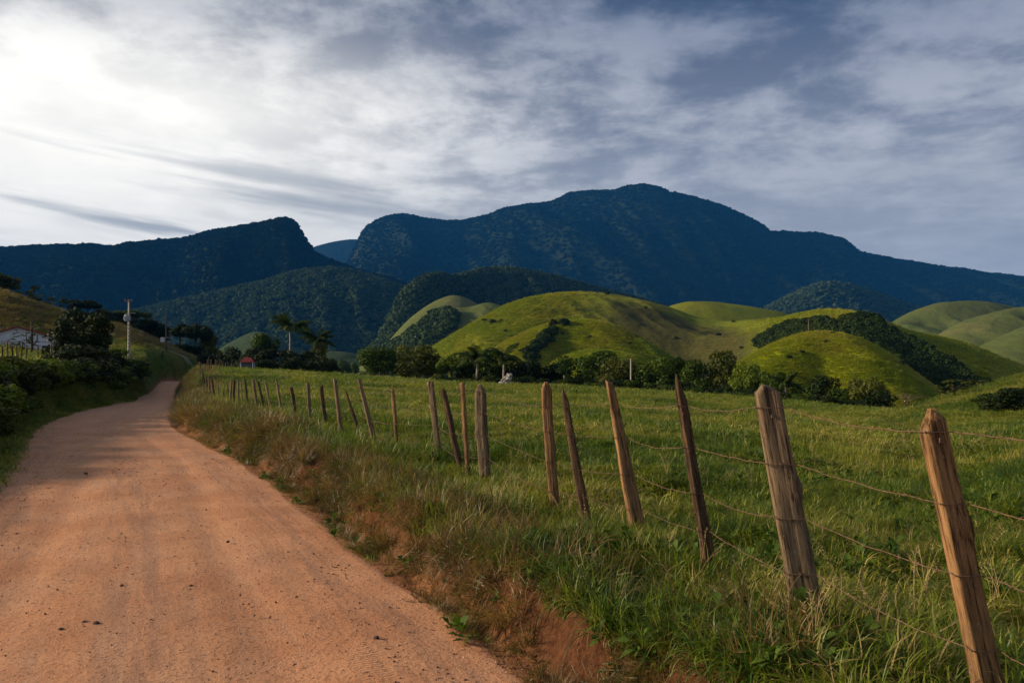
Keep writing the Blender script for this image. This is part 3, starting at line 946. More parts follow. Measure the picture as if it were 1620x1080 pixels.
x, y = wedge(60000, 2.2, 24, 300, 1900, rg, 1.5)
put('grass', x, y, C_FIELD, 5, 0.7, 1.25, rg, field_keep, 'pasture grass near the fence', 0.2, tuss)
x, y = wedge(60000, 18, 62, 250, 1750, rg, 1.4)
put('grass', x, y, C_TURFB, 5, 0.6, 1.1, rg, field_keep, 'pasture grass across the field', 0.2, tuss)
x, y = wedge(46000, 55, 128, 230, 1750, rg, 1.2)
put('grass', x, y, C_TURFB, 5, 1.2, 2.0, rg, lambda x, y, s: (s > 4.0), 'pasture grass at the far side of the field', 0.2, (0.35, 1.0))
# long blades along the bank and fence foot
x, y = wedge(26000, 2.4, 16, 560, 1800, rg, 1.3)
put('long_grass', x, y, C_LONG, 6, 0.28, 0.64, rg,
    lambda x, y, s: (s > 2.4) & (s < 4.0) & (rg.rand(len(x)) < np.interp(s, [2.4, 2.6, 3.0, 4.0], [0.5, 0.95, 0.5, 0.05]) * np.clip(1.0 + 0.9 * fbm(x * 0.8, y * 0.8, 2), 0.15, 1)),
    'long arching grass over the roadside bank', 0.35)
x, y = wedge(9000, 2.4, 14, 900, 1800, rg, 1.3)
put('long_grass', x, y, C_LONG, 6, 0.25, 0.5, rg, lambda x, y, s: (s > 3.6) & (fbm(x * 0.6, y * 0.6, 2) > 0.22), 'taller tussocks in the pasture', 0.35)
x, y = wedge(30000, 12, 60, 240, 720, rg, 1.3)
put('long_grass', x, y, C_LONG, 6, 0.5, 0.95, rg,
    lambda x, y, s: (s > 2.8) & (s < 4.4) & (rg.rand(len(x)) < 0.75), 'long grass along the fence further down the road', 0.35)
# dry grass on the bank
x, y = wedge(42000, 3.5, 22, 380, 1500, rg, 1.3)
put('dry_grass', x, y, C_DRY, 5, 0.6, 1.15, rg,
    lambda x, y, s: (s > 2.3 + 0.2 * fbm(x, y, 2)) & (s < 3.0 + 0.02 * y) & (rg.rand(len(x)) < np.interp(y, [4, 7.5, 11, 22], [0.05, 0.14, 0.3, 0.7]) * np.clip(0.9 + 1.2 * fbm(x * 1.3, y * 1.3, 2), 0.05, 1)),
    'dry brown grass hanging on the roadside bank', 0.5)
x, y = wedge(52000, 16, 150, 230, 480, rg, 1.0)
put('dry_grass', x, y, C_DRY, 5, 0.8, 1.9, rg,
    lambda x, y, s: (s > 2.35) & (s < 3.6 + np.clip(y - 40, 0, 60) * 0.05) & (fbm(x * .8, y * .8, 2) > -.25), 'tall russet grass on the far bank', 0.5, (0.5, 1.2))
x, y = wedge(26000, 16, 150, 230, 520, rg, 1.0)
put('long_grass', x, y, C_LONG, 6, 0.6, 1.3, rg, lambda x, y, s: (s > 2.5) & (s < 5.5) & (fbm(x * .5 + 9, y * .5, 2) > 0.0), 'green grass mixed into the russet bank', 0.5)
# thin weeds on the verge
x, y = wedge(15000, 3.5, 26, 300, 1300, rg, 1.3)
put('weeds', x, y, C_FIELD, 5, 0.25, 0.6, rg,
    lambda x, y, s: (s > 1.95) & (s < 2.7) & (fbm(x * 1.6, y * 1.6, 3) > np.interp(y, [4, 12, 26], [0.22, 0.1, -0.2])), 'sparse weeds on the dirt verge', 0.3, (0.25, 0.6))
x, y = wedge(30000, 3.5, 26, 300, 1300, rg, 1.3)
put('dry_grass', x, y, C_DRY, 5, 0.25, 0.6, rg,
    lambda x, y, s: (s > 2.0) & (s < 2.75) & (fbm(x * 2.6 + 4, y * 2.6, 3) > 0.02), 'flattened dry litter along the foot of the bank', 0.9, (0.2, 0.5))
# left verge and left bank
x, y = wedge(60000, 10, 110, -120, 330, rg, 1.1)
put('grass', x, y, C_TURFB, 5, 0.45, 0.9, rg, lambda x, y, s: (s < -2.15) & (s > -4.0), 'short grass on the left verge', 0.2)
x, y = wedge(42000, 12, 130, -150, 330, rg, 1.1)
put('long_grass', x, y, C_LONG, 6, 0.9, 1.7, rg, lambda x, y, s: (s < -3.0) & (s > -6.6), 'rank grass climbing the left bank', 0.3)
x, y = wedge(26000, 35, 210, -60, 335, rg, 1.2)
put('grass', x, y, C_TURFB, 5, 1.2, 2.6, rg, lambda x, y, s: (s < -6.0), 'rough pasture on the left hillside', 0.2, (0.3, 0.8))
x, y = wedge(30000, 90, 215, -60, 335, rg, 1.2)
put('dry_grass', x, y, C_DRY, 5, 2.0, 4.5, rg, lambda x, y, s: (s < -8.0) & (fbm(x * .12, y * .12, 3) > -0.1), 'faded dry tufts on the left hillside', 0.3, (0.3, 0.6))


def hill_tufts(surf, n, pxr, tr, size, col, nv, seed, label, zs=(0.4, 0.9), zmin=-9, soft=0.01):
    rng = np.random.RandomState(seed)
    x, y, z = surf(rng.uniform(*pxr, n) + rng.normal(0, soft, n), rng.uniform(*tr, n))
    k = (z > zmin) & (fbm(x / 7, y / 7, 3) > rng.uniform(-1.2, .2, n)); x = x[k]; y = y[k]; z = z[k]; m = len(x)
    sc = size * rng.uniform(.5, 1.4, m)
    scatter('grass', np.stack([x, y, z], -1), np.stack([rng.normal(0, .2, m), rng.normal(0, .2, m), rng.rand(m) * 6.28], -1),
            np.stack([sc, sc, sc * rng.uniform(*zs, m)], -1), rng.randint(0, nv, m), col, label)


C_HT = lib_col('hill_turf', [blade_mesh('hill_turf_%d' % i, M_HTURF, 60, 0.10, 0.34, 0.045, 0.5, 0.7, 220 + i, 0.9, 2, 0.2) for i in range(4)])
hill_tufts(s_kr, 42000, (1120, 1530), (-1, 0.08), 1.3, C_HT, 4, 21, 'coarse pasture grass on the round knoll')
hill_tufts(s_kn, 36000, (735, 1115), (-1, 0.06), 2.0, C_HT, 4, 22, 'coarse pasture grass on the nearer knoll')
hill_tufts(s_sh, 16000, (835, 1078), (-1, 0.06), 1.8, C_HT, 4, 23, 'coarse pasture grass on the low shoulder')
hill_tufts(s_big, 36000, (680, 900), (-1, 0.05), 2.6, C_HT, 4, 24, 'coarse pasture grass on the left flank of the big hill', soft=26)
hill_tufts(s_big, 30000, (1225, 1620), (-1, 0.05), 2.6, C_HT, 4, 24, 'coarse pasture grass on the right part of the big hill', soft=32)


# ---- loose stones on the road
def pebble(name, seed):
    rng = np.random.RandomState(seed)
    v = np.array([(0, 0, .5), (.5, 0, 0), (.15, .48, .05), (-.4, .3, 0), (-.42, -.28, .05), (.12, -.46, 0), (0, 0, -.35)]) + rng.normal(0, .07, (7, 3))
    f = [(0, 1, 2), (0, 2, 3), (0, 3, 4), (0, 4, 5), (0, 5, 1), (6, 2, 1), (6, 3, 2), (6, 4, 3), (6, 5, 4), (6, 1, 5)]
    return np_mesh(name, v, np.array(f), M_ROADSTONE)


C_PEB = lib_col('pebble', [pebble('pebble_%d' % i, i) for i in range(6)])
n = 90000
x, y = wedge(n, 3.6, 55, -500, 1100, rg, 1.4)
s = road_s(x, y)
k = (np.abs(s) < 2.75) & (rg.rand(n) < (0.25 + 0.75 * np.exp(-((np.abs(s) - 1.55) / .3) ** 2) + .75 * np.exp(-(s / .35) ** 2)) * np.clip(0.5 + 1.6 * fbm((x + 0.45 * y) * 1.5, (y - .45 * x) * 0.25, 2), 0.06, 1))
x, y, s = x[k], y[k], s[k]
m = len(x)
z = road_z(y) + np.where(np.abs(s) < 2.0, 0.02 * (1 - (s / 2.3) ** 2), 0.04)
sz = 0.007 + 0.016 * rg.rand(m) ** 3 + (rg.rand(m) > 0.985) * rg.rand(m) * 0.022 + y * 0.00012
scatter('gravel', np.stack([x, y, z], -1), np.stack([rg.rand(m), rg.rand(m), rg.rand(m) * 6.28], -1),
        np.stack([sz * 1.2, sz, sz * 0.8], -1), rg.randint(0, 6, m), C_PEB, 'loose gravel lying on the dirt road')

M_PALESTONE = mat_plain('pale_road_stones', (0.46, 0.32, 0.24), 0.9, 0.4, 30)
M_CLOD = mat_plain('earth_clods', (0.17, 0.075, 0.035), 0.95, 0.4, 20)


def repaint(col, name, mat):
    out = []
    for o in col.objects:
        me = o.data.copy(); me.materials.clear(); me.materials.append(mat); out.append(me)
    return lib_col(name, out)


C_PALE = repaint(C_PEB, 'pale_pebble', M_PALESTONE); C_CLOD = repaint(C_PEB, 'clod', M_CLOD)
n = 60000
x, y = wedge(n, 3.6, 40, -500, 1100, rg, 1.4)
s = road_s(x, y); k = (np.abs(s) < 2.3) & (rg.rand(n) < np.clip(0.3 + 1.6 * fbm((x + 0.45 * y) * 0.9 + 4, (y - .45 * x) * 0.2, 2), 0.04, 1))
x, y, s = x[k], y[k], s[k]; m = len(x); sz = 0.006 + 0.011 * rg.rand(m) ** 2 + y * 0.00012
scatter('gravel', np.stack([x, y, road_z(y) + 0.02 * (1 - (s / 2.3) ** 2)], -1), np.stack([rg.rand(m), rg.rand(m), rg.rand(m) * 6.28], -1),
        np.stack([sz * 1.2, sz, sz * 0.6], -1), rg.randint(0, 6, m), C_PALE, 'pale gravel pressed into the dirt road')
n = 90000
x, y = wedge(n, 3.4, 34, 250, 1400, rg, 1.3)
s = road_s(x, y); k = (s > 1.85) & (s < 3.1) & (rg.rand(n) < np.clip(0.55 + 1.2 * fbm(x * 2.2, y * 2.2, 2), 0.05, 1))
x, y, s = x[k], y[k], s[k]; m = len(x); sz = 0.008 + 0.022 * rg.rand(m) ** 3 + (rg.rand(m) > 0.97) * rg.rand(m) * 0.03
scatter('earth_clods', np.stack([x, y, height(x, y)], -1), np.stack([rg.rand(m), rg.rand(m), rg.rand(m) * 6.28], -1),
        np.stack([sz * 1.2, sz, sz * 0.8], -1), rg.randint(0, 6, m), C_CLOD, 'crumbled earth clods at the foot of the cut bank')


def weed_mesh(name, seed):
    rng = np.random.RandomState(seed); V = []; Fq = []; T = []; n = 0
    for k in range(rng.randint(9, 15)):
        a = rng.rand() * 6.28; el = rng.uniform(.1, 1.1); h0 = rng.uniform(0, .12); L = rng.uniform(.05, .12); wd = L * rng.uniform(.22, .34)
        dv = np.array([math.cos(a) * math.cos(el), math.sin(a) * math.cos(el), math.sin(el)]); sv = np.array([-math.sin(a), math.cos(a), 0])
        b = np.array([math.cos(a) * .02, math.sin(a) * .02, h0]); m_ = b + dv * L * .55; e = b + dv * L + (0, 0, -L * .25)
        V += [b, m_ + sv * wd, e, m_ - sv * wd, m_ + (0, 0, -.004)]; T += [rng.rand()] * 5
        Fq += [(n, n + 4, n + 1), (n + 4, n + 2, n + 1), (n, n + 3, n + 4), (n + 4, n + 3, n + 2)]; n += 5
    return np_mesh(name, np.array(V), np.array(Fq), M_WEED, False, {'tint': T})


def stalk_mesh(name, seed):
    rng = np.random.RandomState(seed); mb = MB()
    for k in range(4):
        a = rng.rand() * 6.28; L = rng.uniform(.28, .5); le = rng.uniform(.1, .5)
        p = [Vector((0.03 * math.cos(a), 0.03 * math.sin(a), 0))]
        for j in range(1, 5):
            q = j / 4; p.append(Vector((math.cos(a) * le * L * q * q, math.sin(a) * le * L * q * q, L * q * (1 - .15 * q))))
        mb.tube(p, [.0016, .0014, .0012, .001, .0008], 3)
        for j in range(9):
            q = p[3].lerp(p[4], j / 8); dv = Vector((rng.normal(0, 1), rng.normal(0, 1), .6)).normalized() * .018
            mb.tube([q, q + dv], [.0018, .0006], 3)
    return mb.mesh(name, M_STRAW)


M_WEED = mat_leaf('weed_leaves', (0.025, 0.065, 0.010), (0.10, 0.15, 0.02))
M_STRAW = mat_plain('dry_stalks', (0.34, 0.25, 0.11), 0.8, 0.3, 20)
C_WEED = lib_col('weed', [weed_mesh('weed_%d' % i, i) for i in range(5)]); C_STALK = lib_col('stalk', [stalk_mesh('stalk_%d' % i, i) for i in range(5)])
x, y = wedge(5000, 2.6, 22, 420, 1800, rg, 1.3)
put('weeds', x, y, C_WEED, 5, 0.45, 1.05, rg, lambda x, y, s: (s > 2.5) & (fbm(x * .8 + 2, y * .8, 2) > .2), 'broad-leaved weeds among the grass', 0.3, sink=-0.03)
x, y = wedge(2500, 3.6, 18, 350, 1200, rg, 1.3)
put('weeds', x, y, C_WEED, 5, 0.5, 1.1, rg, lambda x, y, s: (s > 1.95) & (s < 2.6) & (fbm(x * 1.3 + 7, y * 1.3, 2) > .15), 'small broad-leaved weeds on the dirt verge', 0.3)
x, y = wedge(1300, 2.6, 40, 300, 1800, rg, 1.4)
put('dry_stalks', x, y, C_STALK, 5, 0.7, 1.3, rg, lambda x, y, s: (s > 2.6) & (fbm(x * .4 + 12, y * .4, 2) > .0), 'dry seed stalks standing in the pasture', 0.2)
x, y = wedge(6000, 3.4, 20, 380, 1400, rg, 1.3)
put('dry_grass', x, y, C_DRY, 5, 0.35, 0.8, rg, lambda x, y, s: (s > 2.15) & (s < 2.65) & (fbm(x * 1.7, y * 1.7, 2) > -.08), 'dead grass and roots hanging over the cut bank', 0.9, (0.5, 1.0))

# ------------------------------------------------------------------ fence posts and wire
def post_mesh(name, L, wt, wb, mat, seed, top='chamfer', thick=0.7, bend=0.02, nang=22, rows=26, turn=0.5, board=False):
    rng = np.random.RandomState(seed)
    nc = rng.randint(4, 6)                                  # split faces
    ca = np.sort((np.arange(nc) + rng.uniform(-0.25, 0.25, nc)) * 2 * math.pi / nc) + turn
    rd = rng.uniform(0.85, 1.0, nc)
    th = np.linspace(0, 2 * math.pi, nang, endpoint=False)
    r = np.full(nang, 9.0)
    for a, q in zip(ca, rd):
        c = np.cos(th - a)
        r = np.minimum(r, np.where(c > 0.1, q * 0.82 / np.maximum(c, 0.1), 9))
    if board:
        cc, ss_ = np.abs(np.cos(th)), np.abs(np.sin(th))
        r = np.minimum(np.where(cc > .05, 1 / np.maximum(cc, .05), 9), np.where(ss_ > .05, 1 / np.maximum(ss_, .05), 9))
        r = np.minimum(r, 1.33 - 0.05 * np.sin(th * 2 + seed)) * 0.88
    else:
        r = np.minimum(r, 1.08)
    r = (r + np.roll(r, 1) * 0.4 + np.roll(r, -1) * 0.4) / 1.8
    f = np.linspace(0, 1, rows)
    V = []
    bx = rng.uniform(-1, 1) * bend; by = rng.uniform(-1, 1) * bend
    kn = rng.uniform(0.35, 0.8); ka = rng.uniform(0, 6.28); kh = rng.uniform(0.1, 0.3)
    apex = (rng.uniform(-0.3, 0.3) * wt / 2, 0)

    def cut(x, y):
        dd = np.hypot(x - apex[0], (y - apex[1]))
        if top == 'point':
            return L - dd * 4.5
        if top == 'slant':
            return L - (x + wt / 2) * 0.75 - np.abs(y) * 0.3
        if top == 'slantr':
            return L - (wt / 2 - x) * 0.9 - np.abs(y) * 0.3
        if top == 'peak':
            xa = -wt * .16
            return L - np.where(x < xa, (xa - x) * .9, (x - xa) * .62) - np.abs(y) * .35
        if top == 'flat':
            return L - (x + wt / 2) * 0.1
        return L - np.maximum(dd - wt * 0.18, 0) * 1.9
    for fi in f:
        w = (wb + (wt - wb) * fi) / 2 * 1.22
        g = 1 + 0.07 * (vnoise(th * 2.5 + seed, np.full(nang, fi * L * 2.2 + seed)) - 0.5) * 2
        g = g - 0.10 * np.maximum(0, vnoise(np.cos(th) * 4 + seed + 20, np.sin(th) * 4 + fi * L * 0.6) - 0.55) * 2
        g = g + 0.05 * (vnoise(np.cos(th) * 9 + seed, np.sin(th) * 9 + fi * L * 1.2) - 0.5)
        g = g + kh * np.exp(-((fi - kn) * L / 0.06) ** 2) * np.maximum(0, np.cos(th - ka))
        x = r * g * np.cos(th) * w + bx * math.sin(fi * 3.1) + bx * 0.5 * math.sin(fi * 7.0 + seed)
        y = r * g * np.sin(th) * w * thick + by * math.sin(fi * 3.1)
        z = fi * (cut(x, y) + (vnoise(th * 3 + seed, np.zeros(nang) + 3.3) - 0.5) * 0.02) - 0.12 * (1 - fi)
        V.append(np.stack([x, y, z], -1))
    tx, ty = V[-1][:, 0].copy(), V[-1][:, 1].copy()
    for q in (0.66, 0.33):
        x = apex[0] + (tx - apex[0]) * q; y = ty * q
        z = cut(x, y) + (vnoise(th * 3 + seed, np.zeros(nang) + 3.3 + q) - 0.5) * 0.02
        V.append(np.stack([x, y, z], -1))
    V = np.concatenate(V + [np.array([[apex[0], 0, cut(np.array(apex[0]), np.array(0.0)) * 1.0]])])
    nr = rows + 2
    F4 = []
    for i in range(nr - 1):
        for k in range(nang):
            a = i * nang + k; b_ = i * nang + (k + 1) % nang
            F4.append((a, b_, b_ + nang, a + nang))
    F3 = [((nr - 1) * nang + k, (nr - 1) * nang + (k + 1) % nang, nr * nang) for k in range(nang)]
    me = np_mesh(name, V, [np.array(F4), np.array(F3)], mat, True)
    return me


# (top column, top height, base column, distance, top width m, base width m, material, top, label)
G_, W_, K_ = M_W_GREY, M_W_WARM, M_W_DARK
POSTS = [
    (2010, 600, 2060, 2.15, .12, .14, G_, 'chamfer', None),
    (1468, 648, 1572, 3.2, .115, .135, W_, 'point2', 'thick weathered post with a rotten notched tip'),
    (1213, 606, 1278, 4.3, .165, .205, G_, 'chamfer2', 'widest post, split board-like with a chipped top'),
    (1068, 589, 1120, 5.6, .060, .085, K_, 'point', 'thin dark crooked post with a sharp tip'),
    (962, 598, 1010, 7.0, .075, .17, W_, 'slant', 'two-faced post, pale on one face, knot half-way up'),
    (890, 610, 929, 7.5, .060, .10, K_, 'point', 'dark leaning post with a pointed tip'),
    (864, 604, 879, 8.2, .125, .115, W_, 'chamfer', 'sturdy round-topped post beside a leaning dark one'),
    (759, 608, 768, 10.2, .165, .175, G_, 'chamfer', 'broad grey board-like post'),
    (731, 605, 741, 10.7, .070, .065, W_, 'flat', 'slim flat-topped reddish post'),
    (700, 614, 731, 11.2, .085, .10, K_, 'chamfer', 'black charred post leaning to the left'),
    (681, 603, 696, 12.6, .120, .11, G_, 'flat', None),
    (621, 608, 632, 13.8, .075, .05, W_, 'point', 'slim pale post tapering to its foot'),
    (567, 597, 596, 13.7, .060, .11, G_, 'slant', 'knobbly post with a twisted neck'),
    (546, 616, 573, 16.4, .050, .10, K_, 'point', None),
    (530, 597, 542, 16.8, .075, .10, G_, 'slant', None),
    (508, 609, 518, 19.3, .10, .09, K_, 'chamfer', None),
    (487, 605, 492, 20.0, .09, .08, G_, 'flat', None),
    (461, 612, 469, 22.8, .11, .10, K_, 'flat', None),
    (437, 600, 449, 25.0, .08, .08, G_, 'slant', None),
    (419, 600, 430, 26.0, .08, .08, G_, 'point', None),
    (408, 602, 420, 26.6, .08, .09, K_, 'chamfer', None),
    (400, 598, 408, 27.2, .13, .12, G_, 'chamfer', None),
    (387, 599, 393, 30.2, .10, .08, K_, 'chamfer', None),
    (381, 603, 384, 31.0, .05, .05, G_, 'flat', None),
    (376, 599, 378, 31.5, .09, .09, G_, 'slant', None),
    (371, 599, 370, 32.0, .12, .11, K_, 'slant', None),
    (366, 601, 365, 32.8, .11, .10, G_, 'chamfer', None),
    (360, 604, 361, 34.0, .06, .06, K_, 'flat', None),
    (354, 614, 354, 35.5, .08, .08, W_, 'flat', None),
    (345, 604, 346, 38.0, .06, .06, G_, 'point', None),
    (334, 597, 340, 40.0, .13, .10, K_, 'slant', None),
    (330, 596, 333, 45.0, .13, .12, G_, 'chamfer', None),
    (326, 599, 329, 52.0, .12, .12, K_, 'chamfer', None),
    (321, 590, 324, 60.0, .15, .14, K_, 'chamfer', None),
    (319, 580, 321, 72.0, .14, .14, G_, 'chamfer', None),
    (316, 572, 317, 88.0, .15, .14, K_, 'chamfer', None),
]


def build_fence():
    root = empty('wire_fence', (2.4, 2.0, h1(2.4, 2.0)))
    tag(root, 'long barbed wire fence of rough leaning posts beside the dirt road', 'fence')
    pts = []
    for i, (tx, ty, bx, D, wt, wb, mat, top, lab) in enumerate(POSTS):
        base = P(bx, D)
        tz = CAMZ + (HOR - ty) / F * D
        topv = Vector(((tx - CX) / F * D, D + 0.03 * ((i * 37 % 11) / 5 - 1), tz))
        ax = topv - base
        L = ax.length
        kw = {}
        if top == 'point2': top = 'chamfer'; kw = dict(nang=44, rows=60, thick=0.8)
        elif top == 'chamfer2': top = 'peak'; kw = dict(nang=44, rows=60, thick=0.55, turn=0.2)
        elif D < 12: kw = dict(nang=30, rows=40)
        elif D > 30: kw = dict(nang=10, rows=10)
        if wt > .09 and mat is not K_: kw['board'] = True; wt *= .74; wb *= .74
        me = post_mesh('post', L, wt, wb, mat, 300 + i * 7, top, bend=0.015 if D > 5 else 0.008, **kw)
        o = obj('post', me, root)
        zc_ = ax.normalized(); xc_ = (Vector((1, 0, 0)) - zc_ * zc_.x).normalized(); yc_ = zc_.cross(xc_)
        q = Matrix((xc_, yc_, zc_)).transposed().to_4x4()
        M = Matrix.Translation(base - root.location) @ q
        # keep the wide split face turned to the road
        o.matrix_local = M @ Matrix.Rotation((-0.06 if bx > 1000 else -0.30) + 0.12 * math.sin(i * 2.3), 4, 'Z')
        if lab: o['label'] = lab
        yaw = (-0.06 if bx > 1000 else -0.30) + 0.12 * math.sin(i * 2.3)
        pts.append((base, topv, (wt + wb) / 4, yaw, kw.get('thick', 0.7)))
    rng = random.Random(5)
    order = sorted(pts, key=lambda p: p[0].y)
    for k, hh in enumerate((1.12, 0.86, 0.56, 0.27)):
        mb = MB()
        anchors = []
        for (b_, t_, w_, yaw, tk) in order:
            h_ = hh + rng.uniform(-0.025, 0.025) + (0.03 if k == 0 else 0)
            f = min(0.93, h_ / (t_.z - b_.z))
            p = b_.lerp(t_, f)
            Rz = Matrix.Rotation(yaw, 3, 'Z'); hx = w_ * 1.16 + .004; hy = w_ * 1.16 * tk + .004
            anchors += [p + Rz @ Vector((hx, -hy * .9, 0)), p + Rz @ Vector((0, -hy, 0)), p + Rz @ Vector((-hx, -hy * .9, 0)), p + Rz @ Vector((-hx, 0, 0.002))]
        line = []
        for a, c in zip(anchors[:-1], anchors[1:]):
            ln = (c - a).length
            if ln < 0.3:
                line.append(a - root.location)
                continue
            n = max(3, int(ln / (0.06 if a.y < 14 else 0.3)))
            sag = rng.uniform(0.004, 0.03) * min(1.5, ln)
            ph = rng.uniform(0, 6)
            for j in range(n):
                q = j / n
                p = a.lerp(c, q)
                p.z -= 4 * sag * q * (1 - q) - 0.0025 * math.sin(q * 17 + ph)
                p += Vector((rng.uniform(-1, 1), rng.uniform(-1, 1), rng.uniform(-1, 1))) * 0.0022
                line.append(p - root.location)
        line.append(anchors[-1] - root.location)
        mb.tube(line, 0.0022, 4)
        for j in range(2, len(line) - 1, 2):
            p = line[j]
            if p.y > 13: break
            for _ in range(2):
                dv = Vector((rng.uniform(-1, 1), rng.uniform(-1, 1), rng.uniform(-1, 1))).normalized() * 0.013
                mb.tube([p - dv, p + dv], 0.0011, 3)
        # wire wound round each near post
        obj('wire', mb.mesh('wire', M_WIRE), root)
    mb = MB()
    for (b_, t_, w_, yaw, tk) in order:
        if b_.y > 12: continue
        for hh in (1.12, .86, .56, .27):
            p = b_.lerp(t_, min(.93, hh / (t_.z - b_.z))) + Matrix.Rotation(yaw, 3, 'Z') @ Vector((0, -w_ * 1.12 * tk, 0))
            mb.box(tuple(p - root.location), (0.012, 0.008, 0.02))
    obj('staples', mb.mesh('staples', M_WIRE), root)['kind'] = 'stuff'


build_fence()


def small_fence(label, spec, D0, mat_list, hgt, group=None, wires=2):
    b0 = P(spec[0][0], spec[0][1])
    root = empty('wire_fence', b0)
    tag(root, label, 'fence', group)
    tops = []
    for i, (px, D, h_, lean) in enumerate(spec):
        b_ = P(px, D); L = h_ * hgt
        me = post_mesh('post', L, .11, .13, mat_list[i % len(mat_list)], 900 + i + int(D0), ('chamfer', 'slant', 'flat')[i % 3], nang=9, rows=8)
        o = obj('post', me, root, b_ - root.location); o.rotation_euler = (0, lean, i)
        tops.append(b_ + Vector((math.sin(lean) * L * .8, 0, L * .8)) - root.location)
    for k in range(wires):
        mb = MB(); mb.tube([p - Vector((0, 0.08, 0.35 * k)) for p in tops], 0.004, 3)
        obj('wire', mb.mesh('wire', M_WIRE), root)


small_fence('short fence of dark crooked posts on the left bank before the white house',
            [(-25, 40, 1, .1), (-8, 41, 1.1, -.1), (4, 42, 1, 0), (13, 43, 1.25, .05), (21, 45, 1.1, .06), (27, 46, 1.15, .12), (31, 48, 1.3, .14), (41, 52, 1.1, .03), (60, 60, 1.1, .05), (81, 66, 1.5, 0)],
            40, [K_, G_, K_, G_], 1.25)
small_fence('cluster of grey posts at the foot of the white concrete pole',
            [(168, 108, 1.3, 0), (184, 109, 1.1, .1), (196, 110, 1.9, .05), (199, 111, 2.1, 0), (203, 112, 1.7, -.05), (208, 112, 1.5, .1), (213, 113, 1.5, 0), (219, 114, 1.3, .1)], 110, [G_, G_, K_], 1.0)
small_fence('tall grey posts rising above the russet bank at the road bend',
            [(320, 92, 1.2, 0), (324, 94, 1.5, .02), (328, 96, 1.7, -.02), (331, 97, 1.9, .02), (334, 98, 1.6, 0), (341, 100, 1.5, 0), (343, 104, 1.4, .05), (347, 107, 1.7, 0), (350, 108, 1.5, .03), (353, 110, 1.3, 0)],
            92, [K_, G_, G_], 1.0)
small_fence('low distant fence running up to the small red-roofed hut',
            [(357, 120, 1, 0), (361, 121, 1.1, 0), (366, 122, 1, 0), (370, 123, 1.1, 0), (375, 124, 1, 0), (380, 125, 1.1, 0), (385, 126, 1, 0)], 120, [G_], 1.0)


# ------------------------------------------------------------------ trees
def tube_np(mb, pts, rads, n=6): mb.tube(pts, rads, n)


def crown(name, mat, seed, kind, nleaf, size):
    rng = np.random.RandomState(seed)
    lob = []
    if kind == 'round':
        for i in range(16):
            a = rng.rand() * 6.28; h = rng.uniform(.25, .85); rr = .30 * math.sqrt(max(0, 1 - ((h - .5) / .5) ** 2)) * rng.uniform(.6, 1)
            lob.append((rr * math.cos(a), rr * math.sin(a), h, rng.uniform(.13, .22)))
    elif kind == 'bush':
        for i in range(15):
            a = rng.rand() * 6.28; h = rng.uniform(.05, .75); rr = .34 * math.sqrt(max(0, 1 - (h / .95) ** 2)) * rng.uniform(.5, 1)
            lob.append((rr * math.cos(a), rr * math.sin(a), h, rng.uniform(.13, .24)))
    elif kind == 'spread':
        for i in range(14):
            a = rng.rand() * 6.28; rr = rng.uniform(.05, .38)
            lob.append((rr * math.cos(a), rr * math.sin(a), .80 - rr * .45 + rng.uniform(-.08, .08), rng.uniform(.09, .17)))
    elif kind == 'sparse':
        for i in range(13):
            a = rng.rand() * 6.28; rr = rng.uniform(.1, .42)
            lob.append((rr * math.cos(a), rr * math.sin(a), rng.uniform(.35, .95) - rr * .3, rng.uniform(.05, .11)))
    elif kind == 'tall':
        for i in range(18):
            a = rng.rand() * 6.28; h = rng.uniform(.2, .93); rr = rng.uniform(.05, .34) * (1.15 - h * .7)
            lob.append((rr * math.cos(a), rr * math.sin(a), h, rng.uniform(.09, .17)))
    lob = np.array(lob)
    wgt = lob[:, 3] ** 2; wgt /= wgt.sum()
    idx = rng.choice(len(lob), nleaf, p=wgt)
    dr = rng.normal(0, 1, (nleaf, 3)); dr /= np.linalg.norm(dr, axis=1)[:, None]
    rad = lob[idx, 3] * (0.55 + 0.5 * rng.rand(nleaf) ** 0.5)
    c = lob[idx, :3] + dr * rad[:, None] * np.array([1, 1, .85])
    c[:, 2] = np.maximum(c[:, 2], 0.01)
    nn = dr * 0.8 + rng.normal(0, .5, (nleaf, 3)) + np.array([0, 0, .3]); nn /= np.linalg.norm(nn, axis=1)[:, None]
    a = np.cross(nn, rng.normal(0, 1, (nleaf, 3))); a /= np.linalg.norm(a, axis=1)[:, None]
    b_ = np.cross(nn, a)
    s = size * rng.uniform(.5, 1.5, nleaf)[:, None]
    V = np.stack([c - a * s, c - b_ * s * .5 + nn * s * .15, c + a * s, c + b_ * s * .5 + nn * s * .15], 1).reshape(-1, 3)
    Fc = np.arange(nleaf * 4).reshape(-1, 4)
    lt = rng.rand(len(lob))[idx] * .6 + rng.rand(nleaf) * .4
    return np_mesh(name, V, Fc, mat, False, {'tint': np.repeat(lt, 4)}), lob


